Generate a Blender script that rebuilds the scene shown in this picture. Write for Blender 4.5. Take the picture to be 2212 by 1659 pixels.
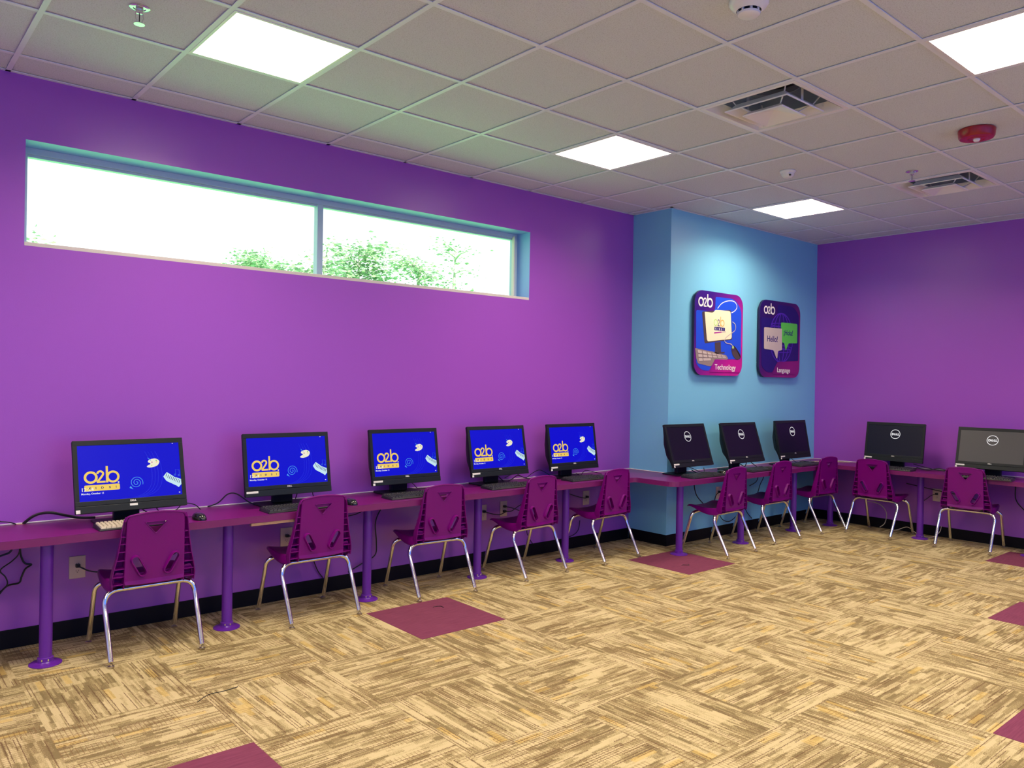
import bpy, bmesh, math, random
from mathutils import Vector, Matrix
PI = math.pi
R = math.radians
for o in list(bpy.data.objects): bpy.data.objects.remove(o)
S = bpy.context.scene
C = S.collection
H = 3.023          # ceiling height
T = 0.6096         # ceiling grid pitch
GY = -0.2805       # first ceiling grid line from the window wall
XC, YC, XB = 4.971, -0.4395, 7.558    # column left side, column front, back wall
XF, YR = -3.2, -8.6                   # walls behind the camera
DZ = 0.652         # worktop height

# ------------------------------------------------------------------ camera
cam = bpy.data.cameras.new('camera')
co = bpy.data.objects.new('camera', cam); C.objects.link(co)
yaw, pit, rol = 0.86078962, -0.00322605, 0.01700507
fw = Vector((math.cos(pit)*math.cos(yaw), math.cos(pit)*math.sin(yaw), math.sin(pit)))
rt = Vector((math.sin(yaw), -math.cos(yaw), 0)); up = rt.cross(fw)
r2 = rt*math.cos(rol) + up*math.sin(rol); u2 = up*math.cos(rol) - rt*math.sin(rol)
co.matrix_world = Matrix(((r2.x, u2.x, -fw.x, -0.6476), (r2.y, u2.y, -fw.y, -4.8298), (r2.z, u2.z, -fw.z, 1.4504), (0, 0, 0, 1)))
cam.sensor_width = 36; cam.lens = 1689.8*36/2212; cam.clip_start = 0.05; cam.clip_end = 300
S.camera = co
# ------------------------------------------------------------------ world, sun, blue fill, exposure
w = bpy.data.worlds.new('world'); S.world = w; w.use_nodes = True
bg = w.node_tree.nodes['Background']
bg.inputs[0].default_value = (0.93, 0.97, 1.0, 1); bg.inputs[1].default_value = 1.6
sun = bpy.data.lights.new('sun', 'SUN'); sun.energy = 22; sun.color = (1, .96, .85); sun.angle = R(1)
so = bpy.data.objects.new('sun', sun); C.objects.link(so); so.rotation_euler = (R(35), 0, R(-12))   # shines towards +y, never in at the window
def area(name, loc, rot, sx, sy, e, col):
    l = bpy.data.lights.new(name, 'AREA'); l.shape = 'RECTANGLE'; l.size = sx; l.size_y = sy; l.energy = e; l.color = col
    o = bpy.data.objects.new(name, l); C.objects.link(o); o.location = loc; o.rotation_euler = rot
    return o
# added blue fill lamps behind the camera, no such source known there
area('blue_fill_right', (2.2, YR+.1, 1.6), (R(-90), 0, R(180)), 9.8, 2.7, 120, (.08, .22, 1.0))
area('blue_fill_front', (XF+.1, -4.6, 1.6), (R(90), 0, R(-90)), 7.0, 2.7, 35, (.08, .22, 1.0))
S.view_settings.view_transform = 'Standard'; S.view_settings.look = 'None'
S.view_settings.exposure = 0.0; S.view_settings.gamma = 1; S.view_settings.use_curve_mapping = False
PANEL_L, PANEL_W = 4.6, 29.0       # glow of a panel's face; its downward light in watts

# ------------------------------------------------------------------ materials
class NT:
    def __init__(s, name):
        s.m = bpy.data.materials.new(name); s.m.use_nodes = True; s.t = s.m.node_tree; s.n = s.t.nodes; s.b = s.n['Principled BSDF']
    def node(s, ty, **k):
        n = s.n.new(ty)
        for a, b in k.items(): setattr(n, a, b)
        return n
    def put(s, sock, v):
        if hasattr(v, 'is_output'): s.t.links.new(v, sock)
        else: sock.default_value = v
    def math(s, op, a, b=0.0, c=None):
        n = s.node('ShaderNodeMath', operation=op); s.put(n.inputs[0], a); s.put(n.inputs[1], b)
        if c is not None: s.put(n.inputs[2], c)
        return n.outputs[0]
    def vec(s, x, y, z=0.0):
        n = s.node('ShaderNodeCombineXYZ'); s.put(n.inputs[0], x); s.put(n.inputs[1], y); s.put(n.inputs[2], z); return n.outputs[0]
    def wn(s, v):
        n = s.node('ShaderNodeTexWhiteNoise', noise_dimensions='3D'); s.put(n.inputs['Vector'], v); return n.outputs['Value']
    def noise(s, v, sc, det=2.0):
        n = s.node('ShaderNodeTexNoise'); s.put(n.inputs['Vector'], v); n.inputs['Scale'].default_value = sc; n.inputs['Detail'].default_value = det; return n.outputs['Fac']
    def mix(s, f, a, b):
        n = s.node('ShaderNodeMix', data_type='RGBA'); s.put(n.inputs[0], f); s.put(n.inputs[6], a); s.put(n.inputs[7], b); return n.outputs[2]
    def obj(s):
        return s.node('ShaderNodeTexCoord').outputs['Object']
def c4(c): return (c[0], c[1], c[2], 1)
def mat(name, col, rough=.5, metal=0, bump=0, bscale=200, var=0.0, spec=.5, coat=0):
    t = NT(name); b = t.b
    b.inputs['Base Color'].default_value = c4(col); b.inputs['Roughness'].default_value = rough; b.inputs['Metallic'].default_value = metal
    b.inputs['Specular IOR Level'].default_value = spec; b.inputs['Coat Weight'].default_value = coat
    o = t.obj()
    f = t.noise(o, bscale, 3)
    if var:
        k = t.mix(f, c4([x*(1-var) for x in col]), c4([min(1, x*(1+var)) for x in col])); t.put(b.inputs['Base Color'], k)
    if bump:
        bn = t.node('ShaderNodeBump'); bn.inputs['Strength'].default_value = bump; bn.inputs['Distance'].default_value = .002
        t.put(bn.inputs['Height'], f); t.put(b.inputs['Normal'], bn.outputs[0])
    return t.m
def emit(name, col, st, base=(0, 0, 0), rough=.25):
    t = NT(name); b = t.b; b.inputs['Base Color'].default_value = c4(base); b.inputs['Roughness'].default_value = rough
    b.inputs['Emission Color'].default_value = c4(col); b.inputs['Emission Strength'].default_value = st
    return t.m
M = dict(
    purple=mat('purple_wall_paint', (.34, .080, .54), .30, spec=.6, bump=.15, bscale=260, var=.04),
    blue=mat('sky_blue_wall_paint', (.20, .56, .80), .36, bump=.15, bscale=260, var=.03),
    pale=mat('cream_wall_paint', (.62, .58, .50), .6, bump=.1, bscale=260, var=.03),
    black=mat('black_vinyl_base', (.003, .003, .006), .5, spec=.2, var=.2, bscale=40),
    caulk=mat('white_caulk', (.75, .70, .72), .5, var=.05),
    desk=mat('magenta_laminate', (.17, .006, .14), .30, spec=.4, var=.08, bscale=60, bump=.03),
    deskedge=mat('magenta_edge_band', (.17, .012, .12), .35, var=.06, bscale=60),
    post=mat('violet_powder_coat', (.13, .018, .34), .30, var=.05, bscale=90),
    plastic=mat('purple_plastic', (.17, .001, .165), .33, var=.06, bscale=120, bump=.04, spec=.28),
    chrome=mat('chrome_tube', (.82, .80, .78), .13, metal=1, var=.03, bscale=30),
    glide=mat('steel_glide', (.55, .50, .42), .3, metal=1, var=.05),
    rubber=mat('dark_rubber', (.03, .03, .03), .6, var=.1),
    mon=mat('black_monitor_plastic', (.006, .010, .012), .42, var=.15, bscale=150, spec=.3),
    keyb=mat('black_keyboard_plastic', (.012, .012, .014), .4, var=.15),
    keyp=mat('glare_pale_keycaps', (.62, .55, .42), .45, var=.06),  # glare on the first keyboard, put into the colour of its keys
    keyd=mat('charcoal_keycaps', (.03, .03, .033), .35, var=.15),
    mouse=mat('black_mouse_shell', (.012, .012, .012), .2, var=.1, coat=.5),
    sticker=mat('white_sticker', (.80, .78, .72), .5, var=.03),
    cable=mat('black_cable', (.008, .008, .010), .4, var=.1),
    cream=mat('cream_cable', (.55, .47, .36), .5, var=.05),
    plate=mat('ivory_outlet_plate', (.62, .47, .43), .4, var=.03),
    slot=mat('outlet_slot', (.02, .015, .015), .6, var=.1),
    wood=mat('raw_wood_strip', (.50, .30, .17), .6, var=.2, bscale=30),
    white=mat('white_enamel', (.78, .78, .78), .3, var=.02),
    grid=mat('white_ceiling_grid', (.72, .76, .84), .4, var=.02),
    metal=mat('sprinkler_metal', (.75, .75, .72), .2, metal=.9, var=.04),
    galv=mat('galvanised_duct', (.45, .52, .58), .35, metal=.6, var=.1, bscale=12),
    dark=mat('duct_dark', (.004, .005, .006), .8, var=.1),
    red=mat('red_alarm_plastic', (.36, .008, .012), .3, var=.05),
    alu=mat('pale_aluminium', (.42, .55, .68), .4, var=.04),
    frame_c=mat('cream_window_trim', (.66, .60, .56), .5, var=.04),
    reveal=mat('blue_reveal_paint', (.22, .42, .80), .4, var=.03),
    grass=mat('lawn', (.12, .50, .16), .9, var=.4, bscale=3),
    bark=mat('tree_bark', (.30, .34, .26), .9, var=.3, bscale=15),
    sun_block_roof=mat('roof_deck', (.3, .3, .3), .9, var=.1),
    # prints
    s_navy=mat('print_navy', (.008, .006, .16), .4), s_blue=mat('print_blue', (.010, .075, .72), .4), s_white=mat('print_white', (.85, .82, .80), .4),
    s_cream=mat('print_cream', (.88, .80, .55), .4), s_brown=mat('print_brown', (.07, .05, .05), .4), s_grey=mat('print_grey', (.28, .22, .21), .4),
    s_key=mat('print_key', (.55, .47, .44), .4), s_green=mat('print_green', (.10, .62, .07), .4), s_globe=mat('print_violet', (.07, .02, .45), .4),
    s_lime=mat('print_lime', (.45, .75, .20), .4), s_or=mat('print_orange', (.90, .50, .12), .4), s_mag=mat('print_magenta', (.38, .01, .30), .4),
    s_deep=mat('print_deep_purple', (.05, .005, .16), .4), s_side=mat('sign_edge', (.012, .008, .06), .5),
)
# translucent leaves
def leafmat():
    t = NT('leaves'); b = t.b
    f = t.noise(t.obj(), 1.7, 2)
    t.put(b.inputs['Base Color'], t.mix(f, (.12, .27, .19, 1), (.27, .40, .12, 1)))
    b.inputs['Roughness'].default_value = .6
    tr = t.node('ShaderNodeBsdfTranslucent'); tr.inputs[0].default_value = (.20, .36, .22, 1)
    ms = t.node('ShaderNodeMixShader'); ms.inputs[0].default_value = .5
    t.t.links.new(b.outputs[0], ms.inputs[1]); t.t.links.new(tr.outputs[0], ms.inputs[2])
    t.t.links.new(ms.outputs[0], t.n['Material Output'].inputs[0]); return t.m
M['leaf'] = leafmat()
# sign face: printed gradient from violet (left) to magenta (lower right)
def signface(name, a, b_, c_):
    t = NT(name); o = t.obj(); sx = t.node('ShaderNodeSeparateXYZ'); t.put(sx.inputs[0], o)
    f = t.math('ADD', t.math('MULTIPLY', sx.outputs[0], .9), t.math('MULTIPLY', sx.outputs[2], -.75))
    f = t.math('ADD', f, .5); cr = t.node('ShaderNodeValToRGB'); t.put(cr.inputs[0], f)
    cr.color_ramp.elements[0].color = c4(a); cr.color_ramp.elements[0].position = .1
    cr.color_ramp.elements[1].color = c4(c_); cr.color_ramp.elements[1].position = .85
    e = cr.color_ramp.elements.new(.45); e.color = c4(b_)
    t.put(t.b.inputs['Base Color'], cr.outputs[0]); t.b.inputs['Roughness'].default_value = .4; return t.m
M['sign1'] = signface('sign_print_magenta', (.035, .004, .22), (.17, .008, .24), (.50, .010, .28))
M['sign2'] = signface('sign_print_violet', (.018, .004, .12), (.06, .005, .13), (.26, .008, .19))
# ceiling tile: fine fissures
def ceiltile():
    t = NT('acoustic_ceiling_tile'); o = t.obj()
    a = t.noise(o, 170, 2); b2 = t.noise(o, 420, 1)
    f = t.math('MULTIPLY', a, b2)
    cr = t.node('ShaderNodeValToRGB'); t.put(cr.inputs[0], f)
    cr.color_ramp.elements[0].position = .13; cr.color_ramp.elements[0].color = (.46, .495, .54, 1)
    cr.color_ramp.elements[1].position = .24; cr.color_ramp.elements[1].color = (.62, .665, .725, 1)
    t.put(t.b.inputs['Base Color'], cr.outputs[0]); t.b.inputs['Roughness'].default_value = .9
    bn = t.node('ShaderNodeBump'); bn.inputs['Strength'].default_value = .3; bn.inputs['Distance'].default_value = .002
    t.put(bn.inputs['Height'], f); t.put(t.b.inputs['Normal'], bn.outputs[0]); return t.m
M['tile'] = ceiltile()
# carpet: quarter-turned tiles of streaks, ticks and blocks
def carpet():
    t = NT('streaked_carpet'); o = t.obj(); sx = t.node('ShaderNodeSeparateXYZ'); t.put(sx.inputs[0], o)
    X = t.math('DIVIDE', t.math('SUBTRACT', sx.outputs[0], .005), .6105); Y = t.math('DIVIDE', t.math('ADD', sx.outputs[1], .595), .6145)
    ix = t.math('FLOOR', X); iy = t.math('FLOOR', Y); fx = t.math('FRACT', X); fy = t.math('FRACT', Y)
    par = t.math('FLOORED_MODULO', t.math('ADD', ix, iy), 2.0); inv = t.math('SUBTRACT', 1.0, par)
    u = t.math('ADD', t.math('MULTIPLY', fx, par), t.math('MULTIPLY', fy, inv))
    v = t.math('ADD', t.math('MULTIPLY', fy, par), t.math('MULTIPLY', fx, inv))
    tid = t.math('ADD', t.math('MULTIPLY', ix, 17.3), t.math('MULTIPLY', iy, 41.7))
    wob = t.math('MULTIPLY', t.math('SUBTRACT', t.noise(o, 130, 2), .5), .018)
    u = t.math('ADD', u, wob)
    def cell(nu, nv, off):
        cu = t.math('FLOOR', t.math('MULTIPLY', u, nu))
        sh = t.wn(t.vec(cu, tid, off))
        cv = t.math('FLOOR', t.math('ADD', t.math('MULTIPLY', v, nv), t.math('MULTIPLY', sh, 3.0)))
        return t.wn(t.vec(cu, cv, t.math('ADD', tid, off)))
    big = cell(5, 3.0, 3.1); mid = cell(24, 4.2, 7.7); fine = cell(60, 6.0, 11.3)
    f = t.math('ADD', t.math('ADD', t.math('MULTIPLY', big, .28), t.math('MULTIPLY', mid, .36)), t.math('MULTIPLY', fine, .36))
    f = t.math('ADD', f, t.math('MULTIPLY', t.math('SUBTRACT', t.noise(o, 260, 3), .5), .95))
    cr = t.node('ShaderNodeValToRGB'); t.put(cr.inputs[0], f)
    e = cr.color_ramp.elements; e[0].position = .26; e[0].color = (.22, .165, .075, 1); e[1].position = .66; e[1].color = (.60, .495, .27, 1)
    x = e.new(.45); x.color = (.39, .305, .145, 1)
    col = cr.outputs[0]
    # golden flecks
    gold = t.math('GREATER_THAN', cell(22, 4.5, 23.9), .95)
    col = t.mix(t.math('MULTIPLY', gold, .5), col, (.64, .44, .12, 1))
    # dark long lines
    fr = t.math('FRACT', t.math('MULTIPLY', u, 46.0)); ln = t.math('LESS_THAN', fr, .27)
    on = t.math('GREATER_THAN', cell(46, 1.6, 31.1), .66)
    k = t.math('MULTIPLY', t.math('MULTIPLY', ln, on), .85)
    col = t.mix(k, col, (.14, .075, .040, 1))
    # cross ticks
    fr = t.math('FRACT', t.math('MULTIPLY', v, 34.0)); ln = t.math('LESS_THAN', fr, .20)
    on = t.math('GREATER_THAN', cell(8, 2.6, 57.7), .62)
    k = t.math('MULTIPLY', t.math('MULTIPLY', ln, on), .55)
    col = t.mix(k, col, (.20, .11, .045, 1))
    t.put(t.b.inputs['Base Color'], col); t.b.inputs['Roughness'].default_value = .95; t.b.inputs['Specular IOR Level'].default_value = .15
    bn = t.node('ShaderNodeBump'); bn.inputs['Strength'].default_value = .5; bn.inputs['Distance'].default_value = .003
    t.put(bn.inputs['Height'], t.noise(o, 400, 2)); t.put(t.b.inputs['Normal'], bn.outputs[0]); return t.m
M['carpet'] = carpet()
def plum():
    t = NT('plum_carpet'); o = t.obj(); sx = t.node('ShaderNodeSeparateXYZ'); t.put(sx.inputs[0], o)
    n = t.noise(t.vec(t.math('MULTIPLY', sx.outputs[0], 9.0), t.math('MULTIPLY', sx.outputs[1], 150.0)), 1.0, 3)
    t.put(t.b.inputs['Base Color'], t.mix(n, (.12, .026, .060, 1), (.27, .065, .125, 1)))
    t.b.inputs['Roughness'].default_value = .95; t.b.inputs['Specular IOR Level'].default_value = .15; return t.m
M['plum'] = plum()
M['panel'] = emit('led_panel', (1, .88, .72), PANEL_L, (.8, .8, .8), .5)
M['scr_blue'] = emit('screen_blue', (.002, .003, .62), 1.0, (.001, .001, .002), .35); M['scr_blue'].node_tree.nodes['Principled BSDF'].inputs['Specular IOR Level'].default_value = .12
M['scr_dark'] = emit('screen_dark', (.0005, .001, .008), 1.0, (.001, .001, .002), .36); M['scr_dark'].node_tree.nodes['Principled BSDF'].inputs['Specular IOR Level'].default_value = .35
M['scr_haze'] = emit('screen_dark_glossy', (.0005, .001, .006), 1.0, (.002, .002, .002), .50); M['scr_haze'].node_tree.nodes['Principled BSDF'].inputs['Specular IOR Level'].default_value = 1.0
M['scr_arc'] = emit('screen_arc', (.012, .030, .70), 1.0)
M['scr_yel'] = emit('screen_yellow', (.85, .58, .09), 1.0)
M['scr_pale'] = emit('screen_pale', (.85, .80, .62), 1.0)
M['scr_white'] = emit('screen_white', (.80, .80, .82), 1.0)
M['scr_cyan'] = emit('screen_cyan', (.06, .32, .80), 1.0)
M['scr_ice'] = emit('screen_ice', (.55, .78, .85), 1.0)
M['scr_navy'] = emit('screen_navy', (.005, .005, .12), 1.0)
M['scr_note'] = emit('screen_note', (.01, .06, .62), 1.0)
def glass():
    m = bpy.data.materials.new('window_glass'); m.use_nodes = True; t = m.node_tree; t.nodes.clear()
    o = t.nodes.new('ShaderNodeOutputMaterial'); a = t.nodes.new('ShaderNodeBsdfTransparent'); g = t.nodes.new('ShaderNodeBsdfGlossy')
    a.inputs[0].default_value = (.96, .98, .97, 1); g.inputs['Roughness'].default_value = .02
    x = t.nodes.new('ShaderNodeMixShader'); x.inputs[0].default_value = .04
    t.links.new(a.outputs[0], x.inputs[1]); t.links.new(g.outputs[0], x.inputs[2]); t.links.new(x.outputs[0], o.inputs[0]); return m
M['glass'] = glass()

# ------------------------------------------------------------------ geometry helpers
def link(name, bm, m, parent=None, smooth=False, bevel=0):
    me = bpy.data.meshes.new(name); bmesh.ops.recalc_face_normals(bm, faces=bm.faces); bm.to_mesh(me); bm.free()
    if isinstance(m, (list, tuple)):
        for q in m: me.materials.append(q)
    else: me.materials.append(m)
    if smooth:
        for p in me.polygons: p.use_smooth = True
        try: me.set_sharp_from_angle(angle=R(38))
        except Exception: pass
    o = bpy.data.objects.new(name, me); C.objects.link(o)
    if parent: o.parent = parent
    if bevel:
        md = o.modifiers.new('bevel', 'BEVEL'); md.width = bevel; md.segments = 2; md.limit_method = 'ANGLE'; md.angle_limit = R(40)
    return o
def box(bm, x0, x1, y0, y1, z0, z1, mi=0):
    v = [bm.verts.new(p) for p in ((x0, y0, z0), (x1, y0, z0), (x1, y1, z0), (x0, y1, z0), (x0, y0, z1), (x1, y0, z1), (x1, y1, z1), (x0, y1, z1))]
    for q in ((0, 3, 2, 1), (4, 5, 6, 7), (0, 1, 5, 4), (1, 2, 6, 5), (2, 3, 7, 6), (3, 0, 4, 7)):
        f = bm.faces.new([v[i] for i in q]); f.material_index = mi
def smoothpts(P, n=6, closed=False):
    P = [Vector(p) for p in P]; out = []
    L = len(P)
    rng = L if closed else L-1
    for i in range(rng):
        if closed: a, b, c, d = P[(i-1) % L], P[i], P[(i+1) % L], P[(i+2) % L]
        else: a, b, c, d = P[max(i-1, 0)], P[i], P[i+1], P[min(i+2, L-1)]
        for k in range(n):
            t = k/n
            out.append(.5*((2*b)+(c-a)*t+(2*a-5*b+4*c-d)*t*t+(3*b-a-3*c+d)*t**3))
    if not closed: out.append(P[-1])
    return out
def tube(bm, P, r, seg=10, cap=True):
    P = [Vector(p) for p in P]; n = len(P)
    rs = r if isinstance(r, (list, tuple)) else [r]*n
    t0 = (P[1]-P[0]).normalized(); a = Vector((0, 0, 1)) if abs(t0.z) < .9 else Vector((1, 0, 0))
    nrm = (a-t0*a.dot(t0)).normalized(); rings = []
    for i in range(n):
        t = (P[min(i+1, n-1)]-P[max(i-1, 0)]).normalized()
        nrm = (nrm-t*nrm.dot(t)).normalized(); bn = t.cross(nrm)
        rings.append([bm.verts.new(P[i]+(nrm*math.cos(2*PI*k/seg)+bn*math.sin(2*PI*k/seg))*rs[i]) for k in range(seg)])
    for i in range(n-1):
        for k in range(seg):
            bm.faces.new((rings[i][k], rings[i][(k+1) % seg], rings[i+1][(k+1) % seg], rings[i+1][k]))
    if cap: bm.faces.new(rings[0][::-1]); bm.faces.new(rings[-1])
def lathe(bm, prof, c=(0, 0, 0), seg=24, mi=0):
    rings = []
    for (r, z) in prof:
        if r < 1e-6: rings.append([bm.verts.new((c[0], c[1], c[2]+z))])
        else: rings.append([bm.verts.new((c[0]+r*math.cos(2*PI*k/seg), c[1]+r*math.sin(2*PI*k/seg), c[2]+z)) for k in range(seg)])
    for a, b in zip(rings, rings[1:]):
        for k in range(seg):
            k2 = (k+1) % seg
            q = [a[k % len(a)], a[k2 % len(a)], b[k2 % len(b)], b[k % len(b)]]
            q = list(dict.fromkeys(q))
            if len(q) > 2: f = bm.faces.new(q); f.material_index = mi
def prism(bm, poly, z0, z1, mi=0):          # polygon in xy, extruded in z
    a = [bm.verts.new((x, y, z0)) for x, y in poly]; b = [bm.verts.new((x, y, z1)) for x, y in poly]
    f = bm.faces.new(a[::-1]); g = bm.faces.new(b)
    n = len(poly)
    for i in range(n):
        s = bm.faces.new((a[i], a[(i+1) % n], b[(i+1) % n], b[i])); s.material_index = mi
    return f, g
def plate(bm, poly, y, th=0.0008):          # polygon in xz standing up, front at y, thickness behind it
    a = [bm.verts.new((x, y, z)) for x, z in poly]; b = [bm.verts.new((x, y+th, z)) for x, z in poly]
    bm.faces.new(a); bm.faces.new(b[::-1]); n = len(poly)
    for i in range(n): bm.faces.new((a[i], a[(i+1) % n], b[(i+1) % n], b[i]))
def circ(cx, cz, rx, rz=None, n=28, a0=0, a1=2*PI):
    rz = rz or rx
    return [(cx+rx*math.cos(a0+(a1-a0)*k/n), cz+rz*math.sin(a0+(a1-a0)*k/n)) for k in range(n)]
def stroke(bm, P, wd, y, closed=False, th=.0006):     # flat brush stroke in xz
    P = [Vector((p[0], p[1])) for p in P]; n = len(P); L = []; Rr = []
    for i in range(n):
        a = P[(i-1) % n] if closed or i else P[0]; b = P[(i+1) % n] if closed or i < n-1 else P[-1]
        d = (b-a).normalized(); q = Vector((-d.y, d.x))*wd/2
        L.append(P[i]+q); Rr.append(P[i]-q)
    vf = [(bm.verts.new((l.x, y, l.y)), bm.verts.new((r.x, y, r.y))) for l, r in zip(L, Rr)]
    rng = n if closed else n-1
    for i in range(rng):
        j = (i+1) % n
        bm.faces.new((vf[i][0], vf[j][0], vf[j][1], vf[i][1]))
def sm2(P, n=6, closed=False):
    return [(p.x, p.y) for p in smoothpts([(a, b, 0) for a, b in P], n, closed)]
def rrect(x0, x1, z0, z1, r, n=6):
    o = []
    for cx, cz, a in ((x1-r, z1-r, 0), (x0+r, z1-r, 90), (x0+r, z0+r, 180), (x1-r, z0+r, 270)):
        for k in range(n+1):
            t = R(a+90*k/n); o.append((cx+r*math.cos(t), cz+r*math.sin(t)))
    return o
def fillet(poly, rad, n=5):
    o = []; L = len(poly)
    for i in range(L):
        r = rad[i] if isinstance(rad, (list, tuple)) else rad
        p = Vector(poly[i]); a = Vector(poly[i-1]); b = Vector(poly[(i+1) % L])
        if r <= 0: o.append(tuple(p)); continue
        u = (a-p).normalized(); v = (b-p).normalized()
        p0 = p+u*r; p1 = p+v*r
        for k in range(n+1):
            t = k/n; q = p0*(1-t)**2+p*2*t*(1-t)+p1*t*t; o.append(tuple(q))
    return o
def text(name, s, x, z, y, size, m, parent, sx=1.0, bold=0.0, align='LEFT', shear=0, ex=.0003):
    cu = bpy.data.curves.new(name, 'FONT'); cu.body = s; cu.size = size; cu.offset = bold; cu.extrude = ex; cu.align_x = align; cu.shear = shear
    t = bpy.data.objects.new('tmp', cu); C.objects.link(t)
    me = bpy.data.meshes.new_from_object(t.evaluated_get(bpy.context.evaluated_depsgraph_get()))
    bpy.data.objects.remove(t); bpy.data.curves.remove(cu)
    for v in me.vertices: v.co = Vector((x+v.co.x*sx, y-v.co.z, z+v.co.y))
    me.materials.clear(); me.materials.append(m); me.name = name
    o = bpy.data.objects.new(name, me); C.objects.link(o); o.parent = parent
    return o
def tag(o, label, cat, group=None, kind=None):
    if label: o['label'] = label
    if cat: o['category'] = cat
    if group: o['group'] = group
    if kind: o['kind'] = kind
    return o
def thing(name, loc, rz, label, cat, group=None):
    o = bpy.data.objects.new(name, None); C.objects.link(o); o.location = loc; o.rotation_euler = (0, 0, rz); o.empty_display_size = .05
    return tag(o, label, cat, group)
def dup(root, loc, rz, label):
    r = root.copy(); C.objects.link(r); r.location = loc; r.rotation_euler = (0, 0, rz); r['label'] = label
    for ch in list(root.children):
        c = ch.copy(); C.objects.link(c); c.parent = r
        for g in list(ch.children):
            d = g.copy(); C.objects.link(d); d.parent = c
    return r
def st(o): o['kind'] = 'structure'; return o

# ------------------------------------------------------------------ the room
bm = bmesh.new(); box(bm, XF-.1, XB+.1, YR-.1, .1, -.06, 0); st(link('floor', bm, M['carpet']))
WX0, WX1, WZ0, WZ1, WD = .085, 3.674, 2.127, 2.688, .22
bm = bmesh.new()
xs = [XF-.15, WX0, WX1, XC]; zs = [0, WZ0, WZ1, H+.03]
for i in range(3):
    for j in range(3):
        if i == 1 and j == 1: continue
        v = [bm.verts.new((a, 0, b)) for a, b in ((xs[i], zs[j]), (xs[i+1], zs[j]), (xs[i+1], zs[j+1]), (xs[i], zs[j+1]))]
        bm.faces.new(v)
# outer leaf of the wall and its reveal
for i in range(3):
    for j in range(3):
        if i == 1 and j == 1: continue
        v = [bm.verts.new((a, WD+.03, b)) for a, b in ((xs[i], zs[j]), (xs[i], zs[j+1]), (xs[i+1], zs[j+1]), (xs[i+1], zs[j]))]
        bm.faces.new(v)
def quad(bm, P, mi=0):
    f = bm.faces.new([bm.verts.new(p) for p in P]); f.material_index = mi
Yo = WD+.03
quad(bm, ((WX0, 0, WZ1), (WX1, 0, WZ1), (WX1, Yo, WZ1), (WX0, Yo, WZ1)), 1)
quad(bm, ((WX0, 0, WZ0), (WX0, Yo, WZ0), (WX1, Yo, WZ0), (WX1, 0, WZ0)), 1)
quad(bm, ((WX1, 0, WZ0), (WX1, Yo, WZ0), (WX1, Yo, WZ1), (WX1, 0, WZ1)), 1)
quad(bm, ((WX0, 0, WZ0), (WX0, 0, WZ1), (WX0, Yo, WZ1), (WX0, Yo, WZ0)), 1)
quad(bm, ((XC, 0, 0), (XC, Yo, 0), (XC, Yo, H+.03), (XC, 0, H+.03)))
me_wall = st(link('wall_left', bm, [M['purple'], M['reveal']]))
bm = bmesh.new(); box(bm, XC, XB+.02, YC, .25, 0, H+.03); st(link('wall_column', bm, M['blue']))
bm = bmesh.new(); box(bm, XB, XB+.15, YR-.1, YC, 0, H+.03); st(link('wall_back', bm, M['purple']))
bm = bmesh.new(); box(bm, XF-.15, XF, YR-.1, 0, 0, H+.03); st(link('wall_front', bm, M['pale']))
bm = bmesh.new(); box(bm, XF, XB, YR-.15, YR, 0, H+.03); st(link('wall_right', bm, M['blue']))
bm = bmesh.new(); box(bm, XF-.3, XB+.3, YR-.3, .3, H+.42, H+.5); box(bm, XF-.3, XB+.3, .26, .3, H+.0, H+.42); box(bm, XF-.3, XF-.2, YR-.3, .3, H, H+.42); box(bm, XB+.2, XB+.3, YR-.3, .3, H, H+.42); box(bm, XF-.3, XB+.3, YR-.3, YR-.2, H, H+.42)
st(link('sun_block_roof', bm, M['sun_block_roof']))  # unseen slab, added to keep the sun out above the vent openings
# cove base
def base(name, poly):
    bm = bmesh.new(); box(bm, *poly, 0, .100); st(link(name, bm, M['black'], bevel=.003))
base('baseboard_left', (XF, XC-.006, -.006, 0)); base('baseboard_column', (XC-.006, XB, YC-.006, YC)); base('baseboard_side', (XC-.006, XC, YC-.006, -.006))
base('baseboard_back', (XB-.006, XB, YR, YC-.006))
# ceiling: tiles above a grid, with openings for lights and vents
lights = [(i, j) for i in (-3, 1, 5, 9) for j in (1, 5, 9)]
vents = [(5, 3), (9, 3), (1, 7), (5, 11)]
bm = bmesh.new(); ZT = H+.007
i0 = math.floor(XF/T)-1; i1 = math.ceil(XB/T); j1 = math.ceil(-(YR-GY)/T)
for i in range(i0, i1+1):
    for j in range(-1, j1+1):
        if (i, j) in lights or (i, j) in vents: continue
        xa, xb = max(i*T, XF), min((i+1)*T, XB); ya, yb = min(GY-j*T, 0), max(GY-(j+1)*T, YR)
        if xb-xa < .01 or ya-yb < .01: continue
        g = .0035
        quad(bm, ((xa+g, ya-g, ZT), (xb-g, ya-g, ZT), (xb-g, yb+g, ZT), (xa+g, yb+g, ZT)))
ceil = st(link('ceiling', bm, M['tile']))
bm = bmesh.new(); hw = .012
for i in range(i0, i1+1):
    x = i*T
    if XF < x < XB: box(bm, x-hw, x+hw, YR, 0, H, H+.004); box(bm, x-.0015, x+.0015, YR, 0, H+.004, H+.035)
for j in range(0, j1+1):
    y = GY-j*T
    if y > YR: box(bm, XF, XB, y-hw, y+hw, H+.0004, H+.0044); box(bm, XF, XB, y-.0015, y+.0015, H+.004, H+.035)
box(bm, XF, XC, -.024, 0, H, H+.004); box(bm, XC-.024, XC, YC-.024, 0, H, H+.004); box(bm, XC-.024, XB, YC-.024, YC, H, H+.004); box(bm, XB-.024, XB, YR, YC, H, H+.004)
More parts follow.
